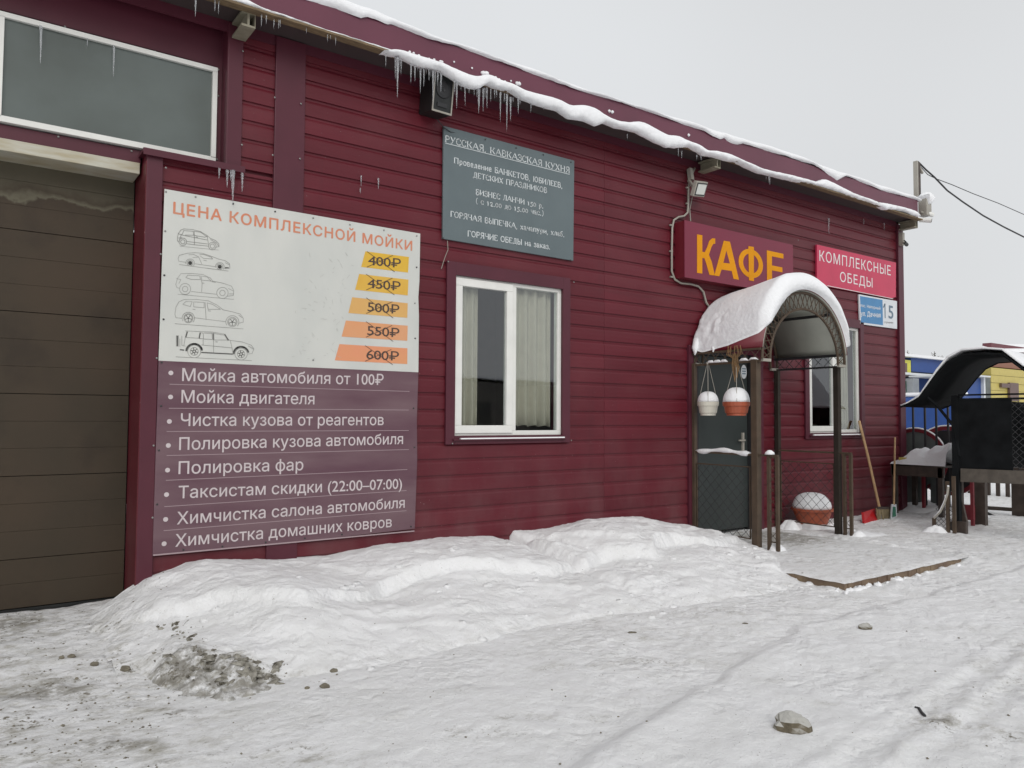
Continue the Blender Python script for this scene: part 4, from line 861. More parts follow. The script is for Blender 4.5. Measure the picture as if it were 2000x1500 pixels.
text_px('пос. Напорный', z9(905, 1042), z9(1195, 1088), .042, -.028, PLATEW, A, bold=.015)
text_px('ул. Дачная', z9(908, 1174), z9(1198, 1200), .068, -.028, PLATEW, A, bold=.02)
text_px('5', z9(1318, 1208), z9(1385, 1222), .20, -.0282, NAVY, A, bold=.01)
_o = P(*z9(1243, 1200), -.0285); MB().strip([_o+Vector((0, 0, .15)), _o+Vector((.045, 0, .2)), _o+Vector((.045, 0, 0))], .022).build('digit', NAVY, A)
text_px('строение', z9(1250, 1283), z9(1385, 1290), .03, -.0270, SCREW, A)
# ================================================================== LOUDSPEAKER, FLOODLIGHT, CABLES
spk = thing('loudspeaker', 'black outdoor loudspeaker hung under the snowy eave', 'loudspeaker', (3.35, -.2, 4.0))
c0 = Vector((3.33, -.14, 4.13)); ang = math.radians(2); tilt = math.radians(8)
Rm = Matrix.Translation(c0) @ Matrix.Rotation(ang, 4, 'Z') @ Matrix.Rotation(tilt, 4, 'X')
def xf(mb, M): mb.v = [tuple(M @ Vector(v)) for v in mb.v]; return mb
xf(MB().box(-.10, .10, -.09, .13, -.17, .17), Rm).build('cabinet', BLACK, spk, bevel=.008)
xf(MB().box(-.10, .10, -.10, -.091, -.17, -.155).box(-.10, .10, -.10, -.091, .158, .17).box(-.10, -.09, -.10, -.091, -.155, .158).box(.09, .10, -.10, -.091, -.155, .158), Rm).build('rim', STEEL, spk)
g1 = MB(); g1.lathe((0, 0, 0), [(.075, 0), (.07, .012), (.03, .002), (.0, -.004)], 24); g1.v = [(x, -.094-z*.4, y+.03) for x, y, z in g1.v]
xf(g1, Rm).build('cone', DARKM, spk, smooth=True)
xf(MB().box(-.05, .05, -.099, -.094, -.12, -.085), Rm).build('horn_slot', DARKM, spk)
xf(MB().bar((0, .12, .1), (0, .2, .1), .03), Rm).build('bracket', DARKM, spk)
cab = tag(MB().tube([P(853, 232, -.1), P(866, 248, -.05), P(880, 258, -.03), P(905, 262, -.012)], .004, 6).build('speaker_cable', DARKM), 'short dark cable looping from the loudspeaker to the wall', 'cable')
tag(MB().tube([P(874, 470, -.02), P(875, 488, -.02), P(870, 500, -.028), P(866, 512, -.025), P(862, 525, -.02)], .003, 6).build('loose_wire', STEEL), 'thin loose wire dangling between the grey board and first window', 'wire')
fl = thing('floodlight', 'small square floodlight on the wall above the КАФЕ sign', 'lamp', (6.85, -.1, 3.9))
Rm = Matrix.Translation(P(1366, 369, -.16)) @ Matrix.Rotation(math.radians(12), 4, 'Z') @ Matrix.Rotation(math.radians(24), 4, 'X') @ Matrix.Rotation(math.radians(-10), 4, 'Y')
xf(MB().box(-.115, .115, -.02, .03, -.085, .085), Rm).build('housing', STEEL, fl, bevel=.008)
xf(MB().box(-.1, .1, -.0235, -.0202, -.07, .07), Rm).build('seal', DARKM, fl)
xf(MB().box(-.085, .085, -.0275, -.0236, -.056, .056), Rm).build('lens', LAMPG, fl)
MB().bar(P(1345, 352, -.02), P(1356, 368, -.13), .03).bar(P(1347, 330, -.02), P(1350, 352, -.05), .05).build('arm', STEEL, fl)
cond = [(1357, 328), (1349, 345), (1345, 365), (1344, 400), (1343, 415), (1336, 422), (1325, 424), (1316, 430), (1313, 445), (1312, 490), (1312, 530), (1318, 546), (1330, 553), (1350, 555), (1364, 559), (1374, 570), (1379, 590), (1388, 604)]
cd_ = tag(MB().tube([P(a, b, -.022) for a, b in cond], .012, 8).build('cable_conduit', STEEL, smooth=True), 'pale grey conduit bending down the wall around the left end of the КАФЕ sign', 'cable')
for a, b in ((1312, 440), (1312, 491), (1313, 541), (1344, 398), (1344, 367)):
    q = P(a, b, -.022); MB().box(q.x-.03, q.x+.012, -.03, -.01, q.z-.008, q.z+.008).build('clip', STEEL, cd_)
tag(MB().tube([P(1352, 385, -.03), P(1347, 410, -.02), P(1349, 432, -.03)], .006, 6).build('lamp_cable', STEEL), 'thin cable hanging from the floodlight down behind the КАФЕ sign', 'cable')
# corner cameras
for label, p, Y, yaw, s in (('white security camera on the roof corner pointing right', (1812, 417), -.30, -20, 1.0), ('lower white security camera under the snow at the roof corner', (1806, 430), -.33, -65, 1.0), ('small dark security camera on the corner trim below the last beam end', (1768, 475), -.10, 10, .8)):
    t = thing('security_camera', label, 'camera', P(*p, Y), 'cameras at the building corner'); c = WORLD[t.name]
    Rm = Matrix.Translation(c) @ Matrix.Rotation(math.radians(yaw), 4, 'Z') @ Matrix.Rotation(math.radians(10), 4, 'Y')
    mm = BLACK if 'dark' in label else WHITE
    b_ = MB(); b_.tube([(-.07*s, 0, 0), (.09*s, 0, 0)], .035*s, 10); xf(b_, Rm).build('housing', mm, t, smooth=False)
    xf(MB().tube([(.0905*s, 0, 0), (.095*s, 0, 0)], .028*s, 10), Rm).build('lens', BLACK, t)
    xf(MB().bar((-.05*s, 0, 0), (-.13*s, 0, -.01), .02*s), Rm).build('bracket', STEEL, t)
sb = thing('junction_box', 'grey junction box with snow on the end of the roof corner', 'box', P(1806, 400, -.27)); c = WORLD[sb.name]
MB().box(c.x-.06, c.x+.09, -.33, -.2, c.z-.17, c.z+.12).build('box', STEEL, sb, bevel=.01)
kind(roll([(c.x-.09, c.z+.16, c.z+.08), (c.x, c.z+.20, c.z-.02), (c.x+.08, c.z+.16, c.z+.02), (c.x+.12, c.z+.12, c.z+.09)], -.36, -.2, 'snow', SNOW, sb), 'stuff')
tag(MB().box(11.36, 11.42, -.10, -.036, 3.93, 4.12).build('small_junction_box', STEEL, bevel=.004), 'small grey junction box on the corner trim under the last beam end', 'box')
# mast and overhead cables
ms = thing('cable_mast', 'dark angle-iron mast on the roof corner holding overhead cables', 'mast', P(1793, 378, -.10)); base = WORLD[ms.name]
top = P(1789, 316, -.10)
MB().box(base.x-.03, base.x+.05, -.12, -.07, base.z-.1, top.z).build('post', DWOOD, ms); MB().box(base.x-.065, base.x-.031, -.125, -.065, base.z-.1, top.z+.01).build('angle_iron', STEEL, ms)
MB().bar((base.x, -.1, top.z-.02), (base.x+.15, -.1, top.z-.14), .03).build('hook', STEEL, ms)
def far_cable(pts, r, name, label):
    q = [P(a, b, -.1) for a, b in pts]; d = q[-1]-q[-2]; x = q[-1].x
    for k in range(1, 8): q.append(q[-1]+Vector((1.2, 0, d.z/d.x*1.2*(1-.11*k))))
    return tag(MB().tube(q, r, 6).build(name, DARKM, smooth=True), label, 'cable')
far_cable([(1795, 322), (1812, 341), (1828, 349), (1860, 361), (1900, 378), (1950, 397), (2000, 419)], .0065, 'overhead_wire', 'upper thin overhead wire running from the roof mast to the right')
far_cable([(1793, 316), (1808, 331), (1825, 346), (1850, 372), (1880, 394), (1920, 421), (1960, 443), (2000, 463)], .014, 'overhead_cable', 'thicker sagging overhead cable running from the roof mast to the right')
# ================================================================== CURTAINS
def curtain(x0, x1, z0, z1, y, label, scallop=False, n=60, amp=.03, waves=7, taper=0):
    v = []; f = []; rows_ = 8
    for i in range(n+1):
        t = i/n
        for j in range(rows_+1):
            s = j/rows_; z = z1+(z0-z1)*s
            x = x0+(x1-x0)*t; xc = (x0+x1)/2; x = xc+(x-xc)*(1-taper*s)
            zz = z + (.02*abs(math.sin(t*math.pi*4))*(j == rows_) if scallop else 0)
            v.append((x, y+amp*math.sin(t*waves*2*math.pi)*(.6+.4*s), zz))
    m_ = rows_+1
    f = [(i*m_+j, (i+1)*m_+j, (i+1)*m_+j+1, i*m_+j+1) for i in range(n) for j in range(rows_)]
    o = link_mesh('curtain', v, f, CURT, None, smooth=True); sm = o.modifiers.new('thick', 'SOLIDIFY'); sm.thickness = .003
    return tag(o, label, 'curtain')
curtain(3.62, 3.93, 1.1, 2.65, .105, 'narrow cream curtain gathered at the left edge of the first window', waves=3.5)
curtain(4.28, 4.80, 1.235, 2.65, .105, 'wide cream curtain in the right half of the first window', True, waves=4.5)
curtain(9.1, 9.3, 1.1, 2.65, .14, 'cream curtain at the left edge of the window beside the porch', waves=3)
curtain(9.95, 10.2, 1.1, 2.65, .14, 'cream curtain at the right side of the window beside the porch', waves=4)
tb = thing('cafe_table', 'dark table with glasses seen through the window beside the porch', 'table', (9.7, .9, 0))
MB().box(9.2, 10.2, .6, 1.2, 1.22, 1.26).build('table_top', DWOOD, tb)
for x in (9.25, 10.15):
    for y in (.65, 1.15): MB().box(x-.02, x+.02, y-.02, y+.02, -.01, 1.22).build('leg', DWOOD, tb)
# ================================================================== PORCH
DKB = mat('dark_brown_metal', (.030, .023, .018), .65, var=.2, spec=.3)
PX0, PX1, YF = 6.77, 8.33, -.86
PC = thing('porch_canopy', 'arched brown metal porch canopy with side fences in front of the dark door', 'porch', (7.55, -.5, 0))
for x, y, w, m in ((PX0, -.045, .045, BROWN), (PX0+.01, YF, .075, BROWN), (PX1, -.04, .055, DKB), (PX1, YF+.02, .065, DKB)):
    MB().box(x-w/2, x+w/2, y-w/2, y+w/2, -.05, 1.95).build('post', m, PC, bevel=.004)
CX, CZ = 7.57, 1.955; RO, HO = .775, .765; RI, HI = .64, .585
def arc(rx, rz, y, n=28, a0=0, a1=180): return [(CX+rx*math.cos(math.radians(a0+(a1-a0)*i/n)), y, CZ+rz*math.sin(math.radians(a0+(a1-a0)*i/n))) for i in range(n+1)]
for y in (-.93, -.03):
    MB().tube(arc(RO, HO, y), .016, 6).build('outer_arch', BROWN, PC); MB().tube(arc(RI, HI, y), .014, 6).build('inner_arch', BROWN, PC)
    if y < -.5:
        a_, b_ = arc(RO, HO, y, 26), arc(RI, HI, y, 26)
        for i in range(26):
            MB().tube([a_[i], b_[i+1]], .005, 5).build('lattice_bar', BROWN, PC); MB().tube([b_[i], a_[i+1]], .005, 5).build('lattice_bar', BROWN, PC)
    for sx in (1, -1): MB().bar((CX+sx*RO, y, CZ-.01), (CX+sx*RI, y, CZ-.01), .03).build('foot_plate', STEEL, PC)
for a in (9, 50, 130, 171):
    x = CX+(RO-.03)*math.cos(math.radians(a)); z = CZ+(HO-.03)*math.sin(math.radians(a))
    MB().bar((x, -.93, z), (x, -.03, z), .035, .03).build('purlin', DARKM, PC)
v = []; 
for i in range(31):
    a = math.radians(9+162*i/30)
    for y in (-.95, -.01):
        v.append((CX+(RO+.018)*math.cos(a), y, CZ+(HO+.018)*math.sin(a)))
so_ = link_mesh('roof_sheet', v, [(2*i, 2*i+2, 2*i+3, 2*i+1) for i in range(30)], SHEET, PC, smooth=True)
so_.data.materials.append(MAROON2)
sm = so_.modifiers.new('t', 'SOLIDIFY'); sm.thickness = .006; sm.offset = 1; sm.material_offset = 0
# maroon outer skin of the roof sheet, just above it
v2 = []
for i in range(31):
    a = math.radians(8.5+163*i/30)
    for y in (-.952, -.008): v2.append((CX+(RO+.03)*math.cos(a), y, CZ+(HO+.03)*math.sin(a)))
ob2 = link_mesh('outer_skin', v2, [(2*i, 2*i+2, 2*i+3, 2*i+1) for i in range(30)], MAROON2, PC, smooth=True); sm = ob2.modifiers.new('t', 'SOLIDIFY'); sm.thickness = .003; sm.offset = 1
# side beams and lattice bands
def diamond(mb, o, ux, uz, W, H, p, r, q=None):
    """wire diamonds inside a W x H panel"""
    o = Vector(o); ux = Vector(ux); uz = Vector(uz); q = q or p
    for sgn in (1, -1):
        k = -int(H/q)-2
        while k*p < W+H*p/q:
            # line u = k*p + sgn*v*p/q
            pts = []
            for v in (0, H):
                pts.append((k*p+sgn*v*p/q, v))
            (u0, v0), (u1, v1) = pts
            if u1 < u0: (u0, v0), (u1, v1) = (u1, v1), (u0, v0)
            if u1 > 0 and u0 < W and u1 > u0:
                s = (v1-v0)/(u1-u0)
                if u0 < 0: v0 += s*(-u0); u0 = 0
                if u1 > W: v1 -= s*(u1-W); u1 = W
                if u1-u0 > .004: mb.tube([o+ux*u0+uz*v0, o+ux*u1+uz*v1], r, 4, cap=False)
            k += 1
    return mb
for x, z0, z1 in ((PX0, 1.93, 2.06), (PX1, 1.94, 2.075)):
    MB().bar((x, -.93, z0), (x, -.02, z0), .022).build('side_rail', BROWN if x < 7 else DARKM, PC)
    MB().bar((x, -.93, z1), (x, -.02, z1), .022).build('side_rail', BROWN if x < 7 else DARKM, PC)
    diamond(MB(), (x, -.93, z0), (0, 1, 0), (0, 0, 1), .91, z1-z0, .13, .004).build('lattice_band', BROWN if x < 7 else DARKM, PC)
# fences
def side_fence(x, yend, y1, label, m, zt):
    f = thing('porch_fence', label, 'fence', (x, -.5, 0), 'porch side fences')
    MB().bar((x, -.02, zt), (x, yend-.01, zt), .03, .02).build('top_rail', m, f)
    for y in (y1, yend): MB().box(x-.016, x+.016, y-.016, y+.016, -.1, zt-.01).build('post', m, f)
    for (a, b) in ((-.08, YF+.07), (y1, yend)):
        top = zt-.13 if a > -.5 else zt-.02
        for zz in (top, .08): MB().bar((x, a, zz), (x, b, zz), .012).build('frame_bar', m, f)
        for yy in ((a, b) if a > -.5 else ()): MB().bar((x, yy, .08), (x, yy, top), .012).build('frame_bar', m, f)
        diamond(MB(), (x, b, .085), (0, 1, 0), (0, 0, 1), abs(a-b), top-.09, .115, .0027).build('wire_mesh', DARKM if a > -.5 else m, f)
    return f
side_fence(PX0, -1.12, -1.02, 'brown chain link fence on the left side of the porch, in front of the door', BROWN, .955)
side_fence(PX1, -1.0, -.92, 'brown chain link fence on the right side of the porch, before the flower tub', BROWN, .94)
kind(roll([(0, .0, 0)]*1+[(1, 0, 0)], 0, 1, 'x', SNOW) if 0 else xf(MB().tube([(PX0, y, .975+.012*math.sin(y*11)) for y in np.linspace(-.06, -.80, 14)], [.006]+[.024+.006*math.sin(i*1.3) for i in range(12)]+[.01], 8), Matrix.Identity(4)).build('rail_snow', SNOW, smooth=True), 'stuff', 'strip of snow on the left porch rail in front of the door')
kind(MB().lathe((PX0, -1.03, .966), [(.05, 0), (.045, .02), (.02, .042), (.0, .045)], 12).build('rail_snow', SNOW, smooth=True), 'stuff', 'small snow cap on the outer end of the left porch rail')
mb = MB()
for y, l in ((-.28, .05), (-.37, .06), (-.46, .05), (-.72, .06), (-.84, .06)):
    mb.tube([(PX0, y+l, 1.945), (PX0, y+l*.4, 1.957), (PX0, y-l*.4, 1.957), (PX0, y-l, 1.945)], [.005, .017, .017, .005], 8)
kind(mb.build('rail_snow', SNOW, smooth=True), 'stuff', 'little pads of snow along the upper left rail that carries the hanging pots')
# canopy snow
def canopy_snow():
    na, ny = 90, 46; V = []; F = []
    for iy in range(ny+1):
        t = iy/ny; y = -1.0+.99*t         # front to wall
        aL = np.interp(t, [0, .12, .5, .85, 1], [152, 160, 168, 172, 168]); aR = np.interp(t, [0, .3, 1], [16, 10, 8])
        endf = math.sqrt(max(0, min(1, t/.10)))**.8 if t < .10 else 1
        for ia in range(na+1):
            s = ia/na; a = aR+(aL-aR)*s
            edge = min(s, 1-s); e = math.sqrt(min(1, edge/.10))
            th = np.interp(a, [0, 20, 50, 85, 110, 135, 160, 180], [.05, .09, .16, .205, .215, .165, .10, .06])
            # snow is deeper and slumped on the left toward the wall
            th *= 1-.10*t-(.62*t if a > 105 else .62*t*max(0, (a-60)/45.)) if a > 60 else 1-.1*t
            th = th*e*endf
            n_ = .012*float(fbm(np.array([a*.06+5]), np.array([t*4.0]), 4, 77)[0])*e
            if a > 140 and t > .6: n_ += .02*float(fbm(np.array([a*.25]), np.array([t*14.0]), 3, 78)[0])*e
            r = RO+.034+th+n_; rz = HO+.034+th*1.0+n_
            # droop outward at the left lower lip
            V.append((CX+r*math.cos(math.radians(a)), y-(.02*e), CZ+rz*math.sin(math.radians(a))))
    k = len(V); w = na+1
    for iy in range(ny+1):
        t = iy/ny; y = -1.0+.99*t
        aL = np.interp(t, [0, .12, .5, .85, 1], [152, 160, 168, 172, 168]); aR = np.interp(t, [0, .3, 1], [16, 10, 8])
        for ia in range(na+1):
            a = math.radians(aR+(aL-aR)*ia/na); V.append((CX+(RO+.034)*math.cos(a), max(y, -.95), CZ+(HO+.034)*math.sin(a)))
    for iy in range(ny):
        for ia in range(na):
            F.append((iy*w+ia, iy*w+ia+1, (iy+1)*w+ia+1, (iy+1)*w+ia)); F.append((k+iy*w+ia, k+(iy+1)*w+ia, k+(iy+1)*w+ia+1, k+iy*w+ia+1))
    for ia in range(na):
        F.append((ia, k+ia, k+ia+1, ia+1)); j = ny*w; F.append((j+ia, j+ia+1, k+j+ia+1, k+j+ia))
    for iy in range(ny):
        for ia in (0, na):
            F.append((iy*w+ia, (iy+1)*w+ia, k+(iy+1)*w+ia, k+iy*w+ia))
    o = link_mesh('canopy_snow', V, F, SNOW, None, smooth=True)
    return kind(o, 'stuff', 'thick rounded cushion of snow on the arched porch canopy')
canopy_snow()
# ragged tail of snow at the rear left
mb = MB()
for (x, y, z, r, l) in ((6.76, -.06, 2.12, .05, .16), (6.80, -.14, 2.13, .045, .1), (6.78, -.3, 2.11, .03, .10), (6.80, -.22, 2.16, .05, .06)):
    mb.tube([(x+.05, y, z+.10), (x, y-.01, z), (x-.03, y-.03, z-l*.5)], [r, r*.8, .004], 7)
kind(mb.build('hanging_snow', SNOW, smooth=True), 'stuff', 'ragged scraps of snow hanging off the left rear edge of the canopy')
# hanging pots
def hanging_pot(y, rim, zr, zb, ztop, m, label, sm_h):
    t = thing('hanging_pot', label, 'flower pot', (PX0, y, zb), 'hanging flower pots')
    h = zr-zb
    MB().lathe((PX0, y, zb), [(rim*.70, 0), (rim*.70, h*.14), (rim*.80, h*.2), (rim*.9, h*.68), (rim*.97, h*.70), (rim, h*.98), (rim*.95, h)], 24).build('pot', m, t, smooth=False)
    for a in (100, 220, 340):
        a = math.radians(a); MB().tube([(PX0+rim*math.cos(a), y+rim*math.sin(a), zr), (PX0+.01*math.cos(a), y+.01*math.sin(a), 1.935)], .0035, 5).build('cord', STEEL, t)
    MB().tube([(PX0, y, 1.93), (PX0, y, 1.955)], .02, 8).build('knot', STEEL, t)
    H = ztop-zr; n_ = 8
    kind(MB().lathe((PX0, y, zr-.01), [(rim*.97*math.cos(math.pi/2*i/n_)**.8, .01+H*math.sin(math.pi/2*i/n_)) for i in range(n_+1)], 24).build('snow', SNOW, t, smooth=True), 'stuff')
    return t
hanging_pot(-.24, .118, 1.515, 1.362, 1.63, PANSY, 'cream hanging pot with a snow dome, nearer the wall', .12)
t2 = hanging_pot(-.62, .145, 1.508, 1.362, 1.665, TERRA, 'terracotta hanging pot with a tall snow dome, nearer the porch front', .15)
print_ = MB().box(PX0-.108, PX0-.1065, -.27, -.25, 1.425, 1.44).box(PX0-.108, PX0-.1065, -.235, -.22, 1.435, 1.452)
mb = MB(); random.seed(5)
for k in range(46):
    a = random.uniform(0, 6.3); r = random.uniform(0, .035); y = -.62+r*math.sin(a); x = PX0-.01+r*math.cos(a)
    z0 = random.uniform(1.72, 1.9); mb.tube([(x, y, 2.0+random.uniform(-.04, .03)), (x+random.uniform(-.02, .02), y+random.uniform(-.02, .02), (z0+1.95)/2), (x*1+random.uniform(-.01, .01), y*.97-.018, z0)], .003, 4)
for k in range(10):
    y = -.62+random.uniform(-.12, .12); mb.tube([(PX0-.02, -.62, 1.96), (PX0-.03, y, 2.02), (PX0-.03, y+random.uniform(-.04, .04), 2.11)], .003, 4)
tag(mb.build('dead_vine', STRAW), 'brown bundle of dead vine hanging above the terracotta pot', 'plant')
# flower tub on the floor
tb = thing('flower_tub', 'large terracotta tub heaped with snow behind the right porch fence', 'flower pot', (8.62, -.30, 0)); bx_, by_ = 8.62, -.32
MB().lathe((bx_, by_, -.04), [(.14, 0), (.15, .02), (.225, .24), (.25, .245), (.25, .275), (.22, .275)], 28).build('pot', TERRA, tb)
kind(MB().lathe((bx_-.01, by_, .22), [(.23*math.cos(math.pi/2*i/8)**.75, .015+.19*math.sin(math.pi/2*i/8)) for i in range(9)], 28).build('snow', SNOW, tb, smooth=True), 'stuff')
mb = MB()
for (x, y, r, h) in ((8.34, -.20, .12, .10), (8.50, -.38, .12, .09), (8.62, -.48, .12, .07), (8.86, -.40, .10, .06), (6.83, -1.06, .07, .08), (8.42, -.99, .12, .08), (8.6, -1.05, .2, .05)):
    lump(mb, x, y, -.03, r*1.4, h*1.25, seed=int(x*10), sq=.8)
kind(mb.build('snow_heaps', SNOW, smooth=True), 'stuff', 'small heaps of snow at the feet of the porch fences and flower tub')
# raised entrance platform
pf = thing('entrance_platform', 'low icy entrance platform with a brown painted edge in front of the porch', 'step', (7.0, -1.2, -.08))
def platform():
    x0, x1, y0, y1 = 5.98, 8.05, -2.30, .03
    MB().box(x0+.02, x1, y0+.02, y1, -.12, -.025).build('slab', GREYW, pf)
    def edge(p, q, name):
        n = 40; mb = MB()
        for i in range(n):
            a = Vector(p)+(Vector(q)-Vector(p))*(i/n); b = Vector(p)+(Vector(q)-Vector(p))*((i+1)/n); d = (Vector(q)-Vector(p)).normalized(); nn = Vector((d.y, -d.x, 0))
            o = nn*.004*random.uniform(-1, 1)
            mb.prism([a+o, b+o, b+o+Vector((0, 0, .098+random.uniform(-.004, 0))), a+o+Vector((0, 0, .098+random.uniform(-.004, 0)))], -nn*.03)
        mb.build(name, PLINTH, pf)
    edge((x0, y0, -.118), (x1, y0, -.118), 'front_board'); edge((x0, -1.2, -.118), (x0, y0, -.118), 'side_board')
    xs = np.arange(x0+.008, x1+.5, .03); ys = np.arange(y0+.008, y1, .03); X, Y = np.meshgrid(xs, ys, indexing='ij')
    Z = -.006+.006*fbm(X*5, Y*5, 4, 7)+.006*fbm(X*1.2, Y*1.2, 2, 8)-.03*ss(x1-.3, x1+.45, X)
    bx0 = X < xs[0]+.001; by0 = Y < ys[0]+.001; Z = np.where(bx0 | by0, -.026+.008*vnoise(X*12, Y*12, 4), Z); Xj = np.where(bx0, x0-.030+.026*vnoise(Y*11, Y*0, 5), X); Yj = np.where(by0, y0-.030+.026*vnoise(X*11, X*0, 6), Y)
    nx, ny = X.shape; idx = np.arange(nx*ny).reshape(nx, ny); F = np.stack([idx[:-1, :-1], idx[1:, :-1], idx[1:, 1:], idx[:-1, 1:]], -1).reshape(-1, 4)
    me = bpy.data.meshes.new('packed_snow'); me.from_pydata(np.stack([Xj, Yj, Z], -1).reshape(-1, 3).tolist(), [], F.tolist()); me.update(); me.shade_smooth()
    D = .45+1.5*ss(1.1, .3, np.hypot((X-7.6)/.9, (Y+.55)/.75))  # greyer under the canopy: grime plus the porch's contact shadow put into the colour
    a = me.attributes.new('dirt_and_shade', 'FLOAT', 'POINT'); a.data.foreach_set('value', D.astype(np.float32).ravel())
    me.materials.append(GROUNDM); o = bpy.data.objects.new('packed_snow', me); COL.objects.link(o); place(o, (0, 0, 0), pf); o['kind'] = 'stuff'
    mb = MB(); random.seed(11)
    for k in range(46):
        if k < 26: x = random.choice((random.gauss(x0+.15, .2), random.uniform(x0-.1, x1))); y = y0-random.uniform(.0, .07)
        else: x = x0-random.uniform(0, .1); y = random.uniform(y0, -1.4)
        r = random.uniform(.01, .035)
        k0 = len(mb.v); mb.lathe((0, 0, 0), [(r*1.3, 0), (r, r*.5), (r*.5, r*.85), (0, r*.9)], 7); ca, sa = random.uniform(.5, 1.8), random.uniform(.5, 1.3)
        for i in range(k0, len(mb.v)): u = mb.v[i]; mb.v[i] = (x+u[0]*ca*random.uniform(.8, 1.2), y+u[1]*sa*random.uniform(.8, 1.2), -.085+u[2]*random.uniform(.7, 1.3))
    kind(mb.build('snow_lumps', SNOW, smooth=True), 'stuff', 'broken lumps of snow along the brown edge of the platform')
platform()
# ================================================================== TOOLS BY THE WALL
def shovel(base, tip, label, scoop_m, kind_):
    t = thing(kind_, label, kind_, base); return t
s1 = thing('snow_shovel', 'red snow shovel with a long wooden handle leaning on the red wall', 'shovel', (10.0, -.4, 0))
hp = P(1720, 1002, -.42); ht = P(1678, 822, -.03)
MB().tube([ht, ht*.6+hp*.4+Vector((.01, 0, .01)), hp], .018, 8).build('handle', STICK, s1)
sc_c = P(1700, 1012, -.42)
sv = [P(a, b, y) for a, b, y in ((1684, 1002, -.36), (1706, 995, -.36), (1714, 1028, -.50), (1686, 1020, -.48))]
MB().prism(sv, (.03, .0, .01)).bar(sv[0], sv[3], .02).bar(sv[3], sv[2], .02).build('scoop', REDP, s1)
s2 = thing('broom', 'short bristle broom head standing beside the red shovel', 'broom', (10.1, -.5, 0))
bq = [P(a, b, -.45) for a, b in ((1712, 992), (1736, 992), (1740, 1020), (1714, 1018))]
mb = MB(); 
for k in range(16):
    t = k/15; mb.tube([bq[0].lerp(bq[1], t), bq[3].lerp(bq[2], t)+Vector((0, random.uniform(-.02, .02), 0))], .012, 4)
mb.build('bristles', BROOM, s2); MB().bar(bq[0], bq[1], .03).build('head', DWOOD, s2)
s3 = thing('snow_shovel', 'pale shovel with green print and a thin upright handle', 'shovel', (10.6, -.5, 0))
a_ = P(1748, 855, -.12); b_ = P(1746, 985, -.5); MB().tube([a_, b_], .013, 8).build('handle', STICK, s3)
sv = [P(a, b, -.5) for a, b in ((1742, 985), (1751, 985), (1752, 1008), (1740, 1017))]
MB().prism(sv, (.01, .02, 0)).build('scoop', PLATEW, s3); MB().prism([P(a, b, -.505) for a, b in ((1744, 990), (1749, 990), (1750, 1008), (1743, 1010))], (0, -.003, 0)).build('print', GREEN, s3)
# ================================================================== SNOWY TABLE, DISCS, RAILING
gr = thing('yard_railing', 'dark metal railing with a capped post at the building corner', 'railing', (11.6, -.4, 0))
XR = 11.62
r0 = PX(1765, 789, XR); r1 = PX(1856, 791, XR)
MB().bar(r0, r1, .03, .035).build('top_rail', DARKM, gr)
for px in (1783, 1806, 1828, 1851): 
    q = PX(px, 790, XR); MB().box(XR-.012, XR+.012, q.y-.012, q.y+.012, -.02, q.z).build('bar', DARKM, gr)
q = PX(1759, 800, 11.56); MB().box(11.53, 11.60, q.y-.035, q.y+.035, -.02, 1.60).build('post', BROWN, gr)
MB().box(11.525, 11.605, q.y-.04, q.y+.04, 1.60, 1.62).build('post_cap', STEEL, gr)
kind(MB().tube([PX(1770, 786, XR), PX(1800, 783, XR), PX(1830, 782, XR), PX(1850, 786, XR)], [.005, .03, .035, .01], 8).build('snow', SNOW, gr, smooth=True), 'stuff')
XT = 11.0
tbl = thing('outdoor_table', 'brown plank table heaped with snow at the building corner', 'table', (11.2, -.45, 0))
p0, p1 = PX(1740, 906, XT), PX(1843, 915, XT); p2, p3 = PX(1843, 934, XT), PX(1740, 927, XT)
MB().prism([p0, p1, p2, p3], (.04, 0, 0)).build('apron', DWOOD, tbl)
MB().box(XT, XT+.65, p1.y, p0.y, p0.z-.02, p0.z).build('table_top', DWOOD, tbl)
for (x, y) in ((XT+.03, p0.y-.04), (XT+.03, p1.y+.05), (XT+.6, p1.y+.05), (XT+.6, p0.y-.04)): MB().box(x-.03, x+.03, y-.03, y+.03, -.02, p0.z-.02).build('leg', DWOOD, tbl)
hs_ = [PX(a, b, XT+.25) for a, b in ((1744, 903), (1765, 897), (1785, 884), (1805, 877), (1822, 880), (1838, 872), (1853, 864))]
v = []; f = []; n = 46; m_ = 22
ys = np.linspace(p0.y, p1.y-.03, n)
hy = [h.y for h in hs_][::-1]; hz = [h.z for h in hs_][::-1]
for i, y in enumerate(ys):
    H = float(np.interp(y, hy, hz))-p0.z
    for j in range(m_):
        s_ = j/(m_-1); q = float(fbm(np.array([y*7.0]), np.array([s_*4.0]), 4, 12)[0]); v.append((XT-.02+.68*s_+.02*q, y, p0.z+.004+H*math.sin(math.pi*min(1, s_*1.15+.02))**.55*(1+.45*q) if 0 < j < m_-1 and s_*1.15 < .97 else p0.z+.004))
f = [(i*m_+j, i*m_+j+1, (i+1)*m_+j+1, (i+1)*m_+j) for i in range(n-1) for j in range(m_-1)]
kind(link_mesh('table_snow', v, f, SNOW, None, smooth=True), 'stuff', 'heap of snow piled on the brown outdoor table')
